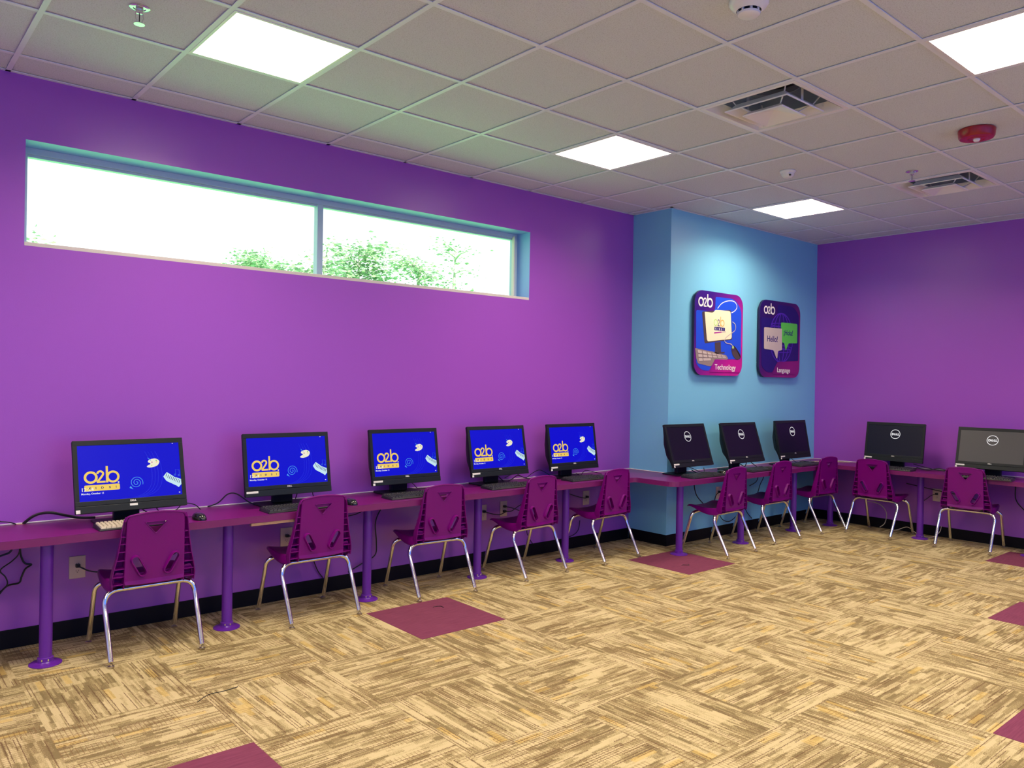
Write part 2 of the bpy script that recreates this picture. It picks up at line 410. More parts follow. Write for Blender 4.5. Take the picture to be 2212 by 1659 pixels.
g = link('ceiling_grid', bm, M['grid'], ceil)

# window
win = st(bpy.data.objects.new('window_1', None)); C.objects.link(win)
def wpart(name, boxes, m, bev=.002):
    bm = bmesh.new()
    for b in boxes: box(bm, *b)
    return link(name, bm, m, win, bevel=bev)
y0, y1 = .16, .215
wpart('window_frame', [(WX0, WX1, y0, y1, WZ1-.035, WZ1), (WX0, WX0+.035, y0, y1, WZ0+.030, WZ1-.035), (WX1-.035, WX1, y0, y1, WZ0+.030, WZ1-.035), (WX0, WX1, y0+.012, y1, WZ1-.05, WZ1-.035)], M['alu'])
wpart('window_sill', [(WX0, WX1, .0, y1, WZ0-.001, WZ0+.020)], M['frame_c'])
wpart('mullion', [(1.845, 1.888, y0, y1, WZ0+.020, WZ1-.035)], M['alu'])
wpart('side_stop', [(WX1-.052, WX1-.040, .14, .17, WZ0+.02, WZ1-.02)], M['frame_c'])
bm = bmesh.new()
for a, b in ((WX0+.035, 1.845), (1.888, WX1-.035)): quad(bm, ((a, .19, WZ0+.02), (b, .19, WZ0+.02), (b, .19, WZ1-.05), (a, .19, WZ1-.05)))
link('window_pane', bm, M['glass'], win)

# made-up window frames behind the camera, added round the blue fill lamps
def added_window(name, x0, x1, y0, y1, alongx):
    w_ = st(bpy.data.objects.new(name, None)); C.objects.link(w_)
    z0, z1 = .22, 2.98
    L = (x1-x0) if alongx else (y1-y0); n = 6
    def seg(a, b, za, zb):
        bm = bmesh.new()
        if alongx: box(bm, x0+a, x0+b, y0, y1, za, zb)
        else: box(bm, x0, x1, y0+a, y0+b, za, zb)
        return bm
    for za, zb in ((z0-.05, z0), (z1-.03, z1+.02)): link('window_frame', seg(-.05, L+.05, za, zb), M['alu'], w_)
    for k in range(n+1): link('mullion', seg(L*k/n-.025, L*k/n+.025, z0, z1-.03), M['alu'], w_)
    link('window_pane', seg(0, L, z0, z1-.03), M['glass'], w_).scale = (1, 1, 1)
added_window('added_window_2', -2.7, 7.1, YR+.002, YR+.09, True)
added_window('added_window_3', XF+.002, XF+.09, -8.1, -1.1, False)

# outside: lawn and trees
bm = bmesh.new(); box(bm, -60, 90, .30, 90, -.35, -.25); st(link('lawn', bm, M['grass']))
def tree(x, y, h, hw_, hc, seed, label, dens=900, yy=22):
    k_ = (yy+4.83)/(y+4.83); x = -.648+(x+.648)*k_; h = 1.7+(h-1.7)*k_; y = yy; hw_ *= k_; hc *= k_
    rnd = random.Random(seed)
    root = thing('tree', (x, y, -.25), 0, label, 'tree', 'trees outside the window')
    bm = bmesh.new()
    P = smoothpts([(0, 0, 0), (rnd.uniform(-.15, .15), 0, h*.35), (rnd.uniform(-.3, .3), .1, h*.7), (rnd.uniform(-.4, .4), 0, h*.95)], 5)
    n = len(P); tube(bm, P, [.16*(1-k/n)+.02 for k in range(n)], 8)
    tips = []
    for k in range(16):
        z = h*rnd.uniform(.45, .95); a = rnd.uniform(0, 2*PI); L = hw_*rnd.uniform(.5, 1)*(1.15-z/h*.5)
        s = Vector((P[int(z/h*(n-1))].x, P[int(z/h*(n-1))].y, z)); e = s+Vector((math.cos(a)*L, math.sin(a)*L, rnd.uniform(.1, .5)*L))
        md = (s+e)/2+Vector((0, 0, .12*L)); Q = smoothpts([s, md, e], 4); tube(bm, Q, [.05*(1-i/len(Q))+.012 for i in range(len(Q))], 6)
        tips += [md, e, (md+e)/2]
    tips += [P[-1], P[-3], P[-5]]
    link('trunk', bm, M['bark'], root, True)
    bm = bmesh.new()
    for k in range(int(dens*1.5)):
        c = rnd.choice(tips)+Vector((rnd.gauss(0, .30), rnd.gauss(0, .30), rnd.gauss(0, .16)))*hc
        if c.z < h*.3: continue
        s = rnd.uniform(.04, .095)*hc; m = Matrix.Rotation(rnd.uniform(0, 6.28), 3, 'Z') @ Matrix.Rotation(rnd.uniform(-1.2, 1.2), 3, 'X')
        quad(bm, [c+m @ Vector(p)*s for p in ((-1, 0, 0), (0, -.55, .15), (1, 0, 0), (0, .55, .15))])
    f = link('foliage', bm, M['leaf'], root); f['kind'] = 'stuff'
tree(3.4, 22, 5.75, .9, 1.2, 3, 'low tree just showing at the lower left corner of the window', 600, 22)
tree(9.95, 22, 6.1, .9, 1.1, 5, 'small rounded tree left of the other trees in the left pane', 1300, 18.5)
tree(11.5, 23.5, 6.0, 1.4, 1.3, 8, 'low yellowish tree in the left pane beside the mullion tree', 1500, 26)
tree(12.85, 22, 6.95, 1.5, 1.3, 11, 'airy tree crossed by the window mullion', 1300, 19)
tree(14.7, 22.5, 7.0, 1.7, 1.35, 13, 'broad green tree just right of the window mullion', 1900, 27)
tree(17.0, 22, 6.75, 1.3, 1.15, 17, 'rounded tree in the middle of the right pane', 1000, 19.5)
tree(19.4, 22.5, 7.7, 1.2, 1.3, 21, 'tall thin sparse tree furthest right in the window', 420, 27)

# ------------------------------------------------------------------ worktop
fx = XB-.455
poly = [(XF+.02, -.001), (XC-.001, -.001), (XC-.001, YC-.001), (XB-.001, YC-.001), (XB-.001, -5.2), (fx, -5.2), (fx, -.885), (4.50, -.885), (4.50, -.475), (XF+.02, -.475)]
poly = fillet(poly, [0, 0, 0, 0, 0, 0, .06, .09, .05, 0])
t = thing('worktop', (0, 0, DZ), 0, 'continuous magenta laminate worktop running round the walls under all the computers', 'worktop')
bm = bmesh.new(); prism(bm, poly, -.040, -.0012); o = link('edge_band', bm, M['deskedge'], t)
bm = bmesh.new(); prism(bm, poly, -.0012, .0); link('laminate_top', bm, M['desk'], t)
def caulk(name, x0, x1, y0, y1):
    bm = bmesh.new(); box(bm, x0, x1, y0, y1, DZ, DZ+.007); st(link(name, bm, M['caulk'], bevel=.002))
caulk('trim_1', XF, XC-.004, -.006, 0); caulk('trim_2', XC-.006, XC, YC-.006, -.006); caulk('trim_3', XC, XB-.006, YC-.006, YC); caulk('trim_4', XB-.006, XB, -5.2, YC-.006)
bm = bmesh.new(); box(bm, 1.15, 1.62, -.470, -.445, DZ-.058, DZ-.040)
tag(link('wood_strip', bm, M['wood'], bevel=.002), 'raw wood strip under the front edge of the worktop above the second outlet', 'wood strip')
# posts
def post():
    r = thing('worktop_post', (0, 0, 0), 0, '', 'post', 'violet posts carrying the worktop')
    bm = bmesh.new(); lathe(bm, [(.0295, .012), (.0295, DZ-.044)], seg=28); link('pole', bm, M['post'], r, True)
    bm = bmesh.new(); lathe(bm, [(0, 0), (.074, 0), (.074, .004), (.066, .009), (.040, .012), (.036, .016), (.036, .034), (.0300, .037)], seg=32); link('base_flange', bm, M['post'], r, True)
    bm = bmesh.new(); lathe(bm, [(.030, DZ-.060), (.034, DZ-.058), (.034, DZ-.046), (.060, DZ-.044), (.060, DZ-.0405), (0, DZ-.0405)], seg=28); link('top_flange', bm, M['post'], r, True)
    for a in (-2.2, -1.4):
        bm = bmesh.new(); box(bm, .036*math.cos(a)-.003, .036*math.cos(a)+.003, .036*math.sin(a)-.002, .036*math.sin(a)+.002, .020, .030)
        link('set_screw', bm, M['chrome'], r)
    return r
PP = [(.148, -.36, 'violet post at the far left of the worktop, left of the first outlet'), (1.066, -.34, 'violet post between the first and second chairs from the left'), (2.0, -.315, 'violet post between the second and third chairs from the left'),
      (2.94, -.295, 'violet post between the third and fourth chairs from the left'), (3.844, -.30, 'violet post between the fourth and fifth chairs from the left'), (4.80, -.715, 'violet post standing on the plum carpet tile at the worktop corner'),
      (5.663, -.755, 'violet post just behind the first chair of the blue wall'), (6.638, -.725, 'violet post between the second and third chairs of the blue wall'), (7.245, -.80, 'violet post in the dark far corner of the room'),
      (7.285, -1.685, 'violet post between the two chairs at the right wall'), (7.25, -2.62, 'violet post at the right edge, on the last plum carpet tile'), (-.80, -.36, 'violet post beyond the left edge of the picture')]
p0 = post()
for i, (x, y, l) in enumerate(PP):
    zz = .0015 if i in (5, 10) else 0
    if i == 0: p0.location = (x, y, 0); p0['label'] = l
    else: dup(p0, (x, y, zz), 0, l)

# plum carpet tiles
tl = [(3, 0, 'plum carpet tile in front of the third chair, between posts'), (7, 0, 'plum carpet tile under the post at the worktop corner'), (11, 3, 'plum carpet tile at the right edge nearest the right wall'),
      (8, 4, 'plum carpet tile cut by the right edge, middle one of three'), (5, 5, 'plum carpet tile cut by the right edge, nearest the viewer'), (0, 2, 'plum carpet tile cut by the bottom edge of the picture')]
for (i, j, l) in tl:
    x = .005+i*.6105; y = -.595-j*.6145
    bm = bmesh.new(); box(bm, x+.001, x+.6095, y-.6135, y-.001, 0, .0015)
    tag(link('carpet_tile', bm, M['plum']), l, 'carpet tile', 'plum accent carpet tiles')
def thread(P, l):
    bm = bmesh.new(); tube(bm, smoothpts(P, 5), .0018, 6); tag(link('thread', bm, M['cable'], None, True), l, 'thread')
thread([(2.235, -.742, .0035), (2.262, -.735, .0035), (2.290, -.752, .0035), (2.285, -.785, .0035)], 'short dark thread lying on the plum carpet tile before the third chair')
thread([(4.47, -.995, .0035), (4.50, -.985, .0035), (4.525, -1.02, .0035), (4.55, -1.00, .0035)], 'short dark thread on the plum carpet tile at the worktop corner')
thread([(.575, -1.30, .002), (.64, -1.25, .002), (.72, -1.25, .002), (.78, -1.24, .002)], 'dark thread lying on the beige carpet in front of the first chair')

# ------------------------------------------------------------------ school chair (front faces +y, origin at the middle of its feet)
def lerp(a, b, t): return a+(b-a)*t
def interp(tab, x):
    for (a, va), (b, vb) in zip(tab, tab[1:]):
        if x <= b: return lerp(va, vb, max(0, min(1, (x-a)/(b-a))))
    return tab[-1][1]
ZB, ZTP = .385, .742
WT = [(.365, .203), (.40, .207), (.45, .200), (.52, .184), (.60, .172), (.68, .163), (.715, .157), (.730, .150)]
PT = [(.365, .147), (.45, .145), (.60, .142), (.742, .138)]
DT = [(.365, .052), (.42, .050), (.50, .040), (.60, .026), (.70, .012), (.742, .006)]
def yb(z): return -.146-(z-.385)*.055
def make_chair():
    r = thing('school_chair', (0, 0, 0), 0, '', 'chair', 'purple plastic school chairs at the worktop')
    pl = M['plastic']
    # seat: lofted cross sections from the rear of the seat to its front lip, folded down at the sides
    bm = bmesh.new()
    stn = [(-.140, .432, .192, .046), (-.132, .405, .197, .056), (-.112, .388, .202, .062), (-.07, .378, .206, .060), (0, .374, .209, .050), (.07, .378, .209, .036), (.12, .385, .205, .022), (.165, .387, .198, .014), (.195, .380, .188, .010), (.212, .366, .172, .006)]
    rings = []
    for (y, z, hw_, sk) in stn:
        row = []
        for t in (-1, -.99, -.97, -.90, -.75, -.5, -.25, 0, .25, .5, .75, .90, .97, .99, 1):
            a = abs(t); dz = .020*a**3; x = hw_*t
            if a >= .97: dz = .018
            if a >= .99: dz = .018-sk*.55
            if a == 1: dz = .018-sk; x = hw_*t*.985
            row.append((x, y, z+dz))
        rings.append(row)
    vs = [[bm.verts.new(p) for p in row] for row in rings]
    for i in range(len(vs)-1):
        for k in range(len(vs[0])-1): bm.faces.new((vs[i][k], vs[i][k+1], vs[i+1][k+1], vs[i+1][k]))
    o = link('seat', bm, pl, r, True); md = o.modifiers.new('solid', 'SOLIDIFY'); md.thickness = .005; md.offset = -1
    md = o.modifiers.new('sub', 'SUBSURF'); md.levels = 1; md.render_levels = 1
    # backrest: centre panel with a triangular grip and two slanted slots
    cu = bpy.data.curves.new('panel', 'CURVE'); cu.dimensions = '2D'; cu.fill_mode = 'BOTH'; cu.extrude = .0028; cu.bevel_depth = .0008
    def spl(P):
        s = cu.splines.new('POLY'); s.points.add(len(P)-1); s.use_cyclic_u = True
        for q, p in zip(s.points, P): q.co = (p[0], p[1], 0, 1)
    outer = [(-.147, .385), (.147, .385), (.146, .45), (.141, .60), (.138, .715), (.128, .730), (.06, .741), (0, .744), (-.06, .741), (-.128, .730), (-.138, .715), (-.141, .60), (-.146, .45)]
    spl(outer)
    tri = fillet([(-.054, .694), (.054, .694), (.004, .636), (-.004, .636)], [.004]*4, 3)
    spl(tri)
    def slot(s, w_, cut=0):       # slanted racetrack hole, top end outwards
        a = Vector((s*.098, .505)); b = Vector((s*.062, .438)); d = (b-a).normalized(); n = Vector((-d.y, d.x)); P = []
        for c, sg in ((a, -1), (b, 1)):
            for k in range(7):
                t = -PI/2+PI*k/6; P.append(tuple(c+(d*math.cos(t)*sg+n*math.sin(t)*sg)*w_))
        return P
    for s in (-1, 1): spl(slot(s, .0165))
    co_ = bpy.data.objects.new('tmp', cu); C.objects.link(co_)
    me = bpy.data.meshes.new_from_object(co_.evaluated_get(bpy.context.evaluated_depsgraph_get())); bpy.data.objects.remove(co_)
    bm = bmesh.new(); bm.from_mesh(me)
    for v in bm.verts: v.co = Vector((v.co.x, yb(v.co.y)-.004+v.co.z, v.co.y))
    # wings: stepped forward of the panel, closed by an outer rim
    N = 16
    for s in (-1, 1):
        rows = []
        for k in range(N+1):
            z = lerp(.362, .727, k/N); W = interp(WT, z); P = min(interp(PT, z), W-.004); d = interp(DT, z); y = yb(z)
            pts = [(P, y-.006), (P+.002, y-.006), (P+.003, y+d), ((P+W)/2, y+d+.003), (W-.006, y+d), (W-.001, y+d-.008), (W, y-.006), (W-.0035, y-.006), (W-.006, y+d-.010), ((P+W)/2, y+d-.001), (P, y+d-.004), (P-.003, y)]
            rows.append([bm.verts.new((s*a, b, z)) for a, b in pts])
        m_ = len(rows[0])
        for k in range(N):
            for q in range(m_): bm.faces.new((rows[k][q], rows[k][(q+1) % m_], rows[k+1][(q+1) % m_], rows[k+1][q]))
        bm.faces.new(rows[0]); bm.faces.new(rows[-1][::-1])
    # turned lower lip and top lip of the panel
    for (z0, off, hh, hw_) in ((.386, .013, .014, .145),):
        rows = []
        for k in range(9):
            x = lerp(-hw_, hw_, k/8); dz = -.010*(1-(x/hw_)**2)
            rows.append([bm.verts.new((x, yb(z0)-.0065, z0+.020+dz*.2)), bm.verts.new((x, yb(z0)-off, z0-.004+dz*.6)), bm.verts.new((x, yb(z0)-off+.005, z0-.008+dz*.6)), bm.verts.new((x, yb(z0)+.002, z0+.004))])
        for k in range(8):
            for q in range(4): bm.faces.new((rows[k][q], rows[k][(q+1) % 4], rows[k+1][(q+1) % 4], rows[k+1][q]))
        bm.faces.new(rows[0]); bm.faces.new(rows[-1][::-1])
    top = [(-.150, .706), (-.143, .722), (-.128, .732), (-.06, .742), (0, .745), (.06, .742), (.128, .732), (.143, .722), (.150, .706)]
    tube(bm, [(x, yb(z)-.005, z) for x, z in smoothpts2(top)], .0052, 8)
    bmesh.ops.recalc_face_normals(bm, faces=bm.faces)
    back = link('backrest', bm, pl, r, True)
    # ribs in the side channels
    for s in (-1, 1):
        for z in (.385, .425, .465, .508, .552, .592, .628):
            bm = bmesh.new()
            W = interp(WT, z); P = interp(PT, z); d = interp(DT, z); y = yb(z)
            x0, x1 = sorted((s*(P+.001), s*(W-.004)))
            a = [bm.verts.new(p) for p in ((x0, y-.001, z), (x1, y-.001, z), (x1, y+d, z+.006), (x0, y+d, z+.006))]
            b = [bm.verts.new(v.co+Vector((0, 0, -.004))) for v in a]
            bm.faces.new(a); bm.faces.new(b[::-1])
            for q in range(4): bm.faces.new((a[q], a[(q+1) % 4], b[(q+1) % 4], b[q]))
            link('side_rib', bm, pl, back)
    # raised collars
    def collar(P0, P1, P2, dep):
        rr = [[bm.verts.new((x, yb(z)-o_, z)) for x, z in P] for P, o_ in ((P0, .004), (P1, dep), (P2, dep), (P2, -.004))]
        n = len(P0)
        for a, b in zip(rr, rr[1:]):
            for k in range(n): bm.faces.new((a[k], a[(k+1) % n], b[(k+1) % n], b[k]))
    for s in (-1, 1):
        bm = bmesh.new(); collar(slot(s, .0265), slot(s, .0215), slot(s, .0165), .024); link('slot_collar', bm, pl, back, True)
    bm = bmesh.new()
    def trio(g): return fillet([(-.054-g*1.9, .694+g), (.054+g*1.9, .694+g), (.004, .636-g*1.3), (-.004, .636-g*1.3)], [.004]*4, 3)
    collar(trio(.004), trio(.0025), trio(0), .011)
    y = yb(.68); box(bm, -.046, .046, y+.002, y+.030, .676, .694)
    link('grip_collar', bm, pl, back)
    # steel frame: every leg with its bend, a cross bar front and rear, two rails under the seat
    rt_ = .0132
    def legpts(sx, f):
        if f < 0: foot = Vector((.222, -.225, .026)); k = Vector((.224, -.098, .280)); e = Vector((.160, -.078, .346))
        else: foot = Vector((.222, .225, .026)); k = Vector((.218, .148, .284)); e = Vector((.152, .125, .346))
        c = Vector((.223, k.y+(.012 if f < 0 else -.012), .342)); P = [foot, foot.lerp(k, .5)]
        for q in range(9):
            t = q/8; P.append(k*(1-t)**2+c*2*t*(1-t)+e*t*t)
        P.append(Vector((.120, e.y, e.z)))
        return [Vector((sx*p.x, p.y, p.z)) for p in P]
    for sx in (-1, 1):
        for f in (-1, 1):
            bm = bmesh.new(); P = legpts(sx, f); tube(bm, P, rt_, 16)
            lg = link('leg', bm, M['chrome'], r, True)
            bm = bmesh.new(); d = (P[1]-P[0]).normalized(); fo = P[0]
            lathe(bm, [(0, -.026), (.0125, -.026), (.0155, -.022), (.0155, -.016), (.006, -.011), (.006, -.002)], (fo.x-d.x*.012, fo.y-d.y*.02, fo.z), 14)
            link('foot_glide', bm, M['glide'], lg, True)
    bm = bmesh.new(); tube(bm, [(-.125, -.078, .346), (.125, -.078, .346)], rt_*.97, 16); tube(bm, [(-.125, .125, .346), (.125, .125, .346)], rt_*.97, 16)
    for sx in (-1, 1): tube(bm, [(sx*.105, -.078, .352), (sx*.105, .125, .352)], .009, 12)
    link('under_frame', bm, M['chrome'], r, True)
    for sx in (-1, 1):
        bm = bmesh.new(); box(bm, sx*.118-.010, sx*.118+.010, -.093, -.062, .350, .364); link('frame_clip', bm, M['rubber'], r)
    return r
def smoothpts2(P): return [(p.x, p.y) for p in smoothpts([(a, b, 0) for a, b in P], 3)]
ch0 = make_chair()
CH = [(.607, -.392, 0, 'purple school chair nearest the viewer at the left, before the computer whose keyboard is pale with glare'), (1.566, -.360, 1, 'second purple school chair from the left, tucked in beside the second outlet'),
      (2.475, -.360, -3, 'third purple school chair from the left, behind the plum carpet tile'), (3.345, -.372, 4.2, 'fourth purple school chair from the left, right of the outlet with two plugs'),
      (4.195, -.366, 3.7, 'fifth purple school chair from the left, next to the blue column'), (5.20, -.835, 2.5, 'purple school chair nearest the viewer at the blue wall, its seat seen from the side'),
      (6.07, -.765, 0, 'middle purple school chair at the blue wall'), (6.925, -.780, -3, 'purple school chair in the far corner under the last blue wall computer'),
      (7.220, -1.325, -93, 'left purple school chair at the right wall, nearest the far corner'), (7.218, -2.145, -86, 'rightmost purple school chair, before the computer at the right edge')]
for i, (x, y, a, l) in enumerate(CH):
    if i == 0: ch0.location = (x, y, 0); ch0.rotation_euler = (0, 0, R(a)); ch0['label'] = l
    else: dup(ch0, (x, y, 0), R(a), l)

# ------------------------------------------------------------------ all-in-one computers
HW, HH = .278, .1915
def make_pc(tilt, kind):
    r = thing('computer', (0, 0, DZ), 0, '', 'computer', 'computers on the worktop')
    mt = Matrix.Translation((0, 0, .264)) @ Matrix.Rotation(-R(tilt), 4, 'X')
    def head(o): o.matrix_local = mt; return o
    bm = bmesh.new()
    def ringbox(x, z0, z1, y, rad=.006): return [bm.verts.new((a, y, b)) for a, b in rrect(-x, x, z0, z1, rad, 3)]
    L = [ringbox(HW-.001, -HH+.001, HH-.001, .002), ringbox(HW, -HH, HH, .004), ringbox(HW, -HH, HH, .018), ringbox(HW-.012, -HH+.012, HH-.008, .026), ringbox(.268, -.140, .125, .040, .03), ringbox(.262, -.105, .070, .064, .04), ringbox(.225, -.075, .045, .072, .03)]
    for a, b in zip(L, L[1:]):
        n = len(a)
        for k in range(n): bm.faces.new((a[k], a[(k+1) % n], b[(k+1) % n], b[k]))
    bm.faces.new(L[-1]); bm.faces.new(L[0][::-1])
    head(link('housing', bm, M['mon'], r, True))
    # bezel frame and speaker strip in front
    bm = bmesh.new()
    sx0, sx1, sz0, sz1 = -.256, .256, -.1300, .1640
    for q in ((-HW, HW, sz1, HH), (-HW, sx0, sz0, sz1), (sx1, HW, sz0, sz1), (-HW, HW, -.1535, sz0)): box(bm, q[0], q[1], -.003, .004, q[2], q[3])
    bz = head(link('bezel', bm, M['mon'], r, bevel=.0012))
    text('brand_mark', 'DELL', 0, -.1455, -.0035, .0125, M['sticker'], bz, 1.1, .0004, 'CENTER')
    bm = bmesh.new(); box(bm, -HW, HW, -.0045, .004, -HH, -.1555); head(link('speaker_strip', bm, M['mon'], r, bevel=.0015))
    bm = bmesh.new(); box(bm, sx0, sx1, -.0005, .003, sz0, sz1)
    sc = head(link('screen', bm, M['scr_blue' if kind == 'on' else 'scr_dark'], r)); Y = -.0012
    if kind == 'on': sc['label'] = 'blue lit screen with yellow logo'
    else: sc['label'] = 'dark screen with a round white logo'
    bm = bmesh.new()
    if kind == 'on':
        stroke(bm, circ(-.1985, -.0055, .0270, .0270, 32), .0120, Y, True)
        stroke(bm, sm2([(-.1665, .0120), (-.1625, .0215), (-.1500, .0250), (-.1400, .0170), (-.1405, .0060), (-.1540, -.0130), (-.1690, -.0300)], 4)+[(-.1700, -.0315), (-.1290, -.0315)], .0100, Y-.0002)
        stroke(bm, [(-.1195, .0510), (-.1215, -.0365)], .0110, Y-.0004)
        stroke(bm, circ(-.0920, -.0070, .0265, .0270, 32), .0110, Y-.0006, True)
        plate(bm, rrect(-.2310, -.0610, -.0775, -.0460, .006), Y-.0003, .0003)
        link('yellow_logo', bm, M['scr_yel'], sc)
        for s, x in (('K', -.2050), ('I', -.1770), ('D', -.1460), ('S', -.1100), ('!', -.0795)): text('logo_letter', s, x, -.0675, Y-.0010, .0150, M['scr_navy'], sc, 1.1, .0006, 'CENTER')
        bm = bmesh.new(); plate(bm, circ(-.0665, -.0385, .0042), Y-.0010, .0003); link('logo_dot', bm, M['scr_pale'], sc)
        text('clock', '12:24', -.2480, -.0765, Y-.0007, .0260, M['scr_pale'], sc, 1.05, .0004)
        text('date', 'Monday, October 11', -.2475, -.0945, Y-.0006, .0125, M['scr_white'], sc, 1.02, .0002)
        bm = bmesh.new()
        sp = []
        for k in range(56):
            a = R(20)+k/55*2*PI*2.35; rr = .003+.0305*(k/55); sp.append((.0225+rr*math.cos(-a+2.2), -.0475+rr*math.sin(-a+2.2)))
        stroke(bm, sp, .0028, Y)
        ex = sp[-1]; plate(bm, [(-.0140, -.0740), (.0050, -.0830), (-.0085, -.0640)], Y-.0003, .0002)
        link('spiral_arrow', bm, M['scr_cyan'], sc)
        bm = bmesh.new(); pal = [(.0953, .0735), (.1062, .0770), (.1262, .0790), (.1430, .0700), (.1470, .0580), (.1380, .0420), (.1200, .0335), (.0960, .0300), (.0805, .0350), (.0870, .0430), (.0990, .0480), (.0985, .0545), (.0890, .0590), (.0880, .0660)]
        plate(bm, sm2(pal, 3, True), Y-.0003, .0003); link('palette_picture', bm, M['scr_pale'], sc)
        for nm, c_, x_, z_ in (('paint_spot', 's_mag', .1080, .0590), ('paint_spot', 's_lime', .1060, .0410), ('paint_spot', 's_or', .1330, .0590), ('paint_spot', 's_green', .1310, .0680)):
            bm = bmesh.new(); plate(bm, circ(x_, z_, .0034, n=12), Y-.0008, .0002); link(nm, bm, M[c_], sc)
        bm = bmesh.new(); stroke(bm, [(.0875, .0845), (.0950, .0770), (.1035, .0690)], .0034, Y-.0010); link('brush_picture', bm, M['scr_cyan'], sc)
        bm = bmesh.new(); pia = [(.1620, -.0245), (.1810, -.0020), (.1870, -.0040), (.2205, -.0300), (.2555, -.0440), (.2555, -.0720), (.2400, -.0890), (.2300, -.0800), (.1930, -.0590), (.1825, -.0530), (.1760, -.0480)]
        plate(bm, pia, Y-.0004, .0003); link('piano_picture', bm, M['scr_ice'], sc)
        bm = bmesh.new()
        for k in range(9):
            t_ = k/8; x_ = lerp(.1830, .2500, t_); z_ = lerp(-.0080, -.0480, t_**.8); stroke(bm, [(x_, z_), (x_-.0075, z_-.0170)], .0030, Y-.0009)
        link('piano_keys_picture', bm, M['scr_navy'], sc)
        bm = bmesh.new(); stroke(bm, [(.2285, -.0160), (.2285, .0110), (.2490, .0080), (.2490, -.0200)], .0032, Y); plate(bm, circ(.2250, -.0180, .0062), Y, .0002); plate(bm, circ(.2455, -.0220, .0062), Y, .0002); link('note_picture', bm, M['scr_note'], sc)
        bm = bmesh.new()
        for k, o_ in enumerate((0, .016, .032, .052)):
            stroke(bm, sm2([(.000+o_, -.1290), (.0600+o_, -.1080), (.0950+o_, -.0700), (.1050+o_, -.0150), (.1020+o_, .0400), (.0880+o_, .0900), (.0750+o_, .1200)], 6), .0012, Y+.0004)
        link('faint_curves', bm, M['scr_arc'], sc)
        bm = bmesh.new(); plate(bm, rrect(.2200, .2265, .1585, .1620, .001), Y, .0002); plate(bm, rrect(.2390, .2460, -.1195, -.1145, .001), Y, .0002); link('status_icon', bm, M['scr_white'], sc)
    else:
        stroke(bm, circ(.006, .078, .0440, .0440, 48), .0052, Y, True)
        for (l_, x_, an) in (('D', -.0290, 0), ('L', .0120, 0), ('L', .0275, 0)):
            pass
        stroke(bm, [(-.0245, .0890), (-.0245, .0670)], .0070, Y-.0002); stroke(bm, sm2([(-.0245, .0865), (-.0150, .0860), (-.0115, .0780), (-.0150, .0700), (-.0245, .0695)], 4), .0056, Y-.0004)
        c_ = Vector((.0035, .0780)); dd = Vector((math.cos(R(40)), math.sin(R(40)))); nn = Vector((-dd.y, dd.x))
        for q in (-1, 0, 1): stroke(bm, [tuple(c_+nn*.0080*q-dd*.0075), tuple(c_+nn*.0080*q+dd*.0075)], .0042, Y-.0006)
        stroke(bm, [tuple(c_-dd*.0075+nn*.0100), tuple(c_-dd*.0075-nn*.0100)], .0040, Y-.0008)
        for x_ in (.0185, .0325): stroke(bm, [(x_, .0890), (x_, .0700)], .0062, Y-.0002); stroke(bm, [(x_-.003, .0695), (x_+.0110, .0695)], .0050, Y-.0004)
        link('round_logo', bm, M['scr_white'], sc)
    # stand
    bm = bmesh.new(); prism(bm, rrect(-.160, .160, -.010, .175, .02, 4), .0, .010); link('stand_base', bm, M['mon'], r, True, .002)
    bm = bmesh.new(); box(bm, -.065, .065, .072, .110, .010, .262); link('stand_neck', bm, M['mon'], r, bevel=.006)
    return r, bz, head
def labels(r, kind):
    # white stickers differ between computers
    mt = None
    for c in r.children:
        if c.name.startswith('speaker_strip'): sp = c
    def s(x0, x1, z0, z1):
        bm = bmesh.new(); box(bm, x0, x1, -.0055, -.0045, z0, z1); link('white_label', bm, M['sticker'], sp)
    if kind == 0: s(-.018, .021, -.1695, -.1575); s(-.276, -.256, -.1905, -.1720)
    else: s(-.272, -.200, -.1710, -.1585)
    if kind == 2: s(-.276, -.260, -.1900, -.1750)
MON = [(.551, -.300, .4, 16, 1, 'on', 0, 'computer with lit blue screen nearest the viewer at the far left of the worktop'), (1.480, -.225, -2, 11, 1, 'on', 1, 'second computer from the left, blue screen, one white label strip'),
       (2.367, -.192, -.5, 10, 1, 'on', 2, 'third computer from the left, blue screen, over the third chair'), (3.208, -.197, -1.2, 11.5, 1, 'on', 2, 'fourth computer from the left, blue screen, left of the fifth'),
       (4.013, -.205, -.6, 9, 1, 'on', 2, 'fifth computer from the left, last one with a blue screen, nearest the blue column'), (5.046, -.619, -1.3, 18, 1, 'off', 2, 'leftmost of the three dark screen computers at the blue wall'),
       (5.796, -.675, -1.4, 18, 1, 'off', 2, 'middle of the three dark screen computers at the blue wall'), (6.671, -.690, -1.5, 11, 1, 'off', 2, 'rightmost dark screen computer at the blue wall, in the far corner'),
       (7.270, -1.432, -87.2, 10, 1, 'off', 2, 'left of the two dark screen computers at the right wall'), (7.245, -2.300, -84.5, 16.5, 1, 'off', 2, 'computer at the right edge, its dark screen glowing beige with reflected light')]
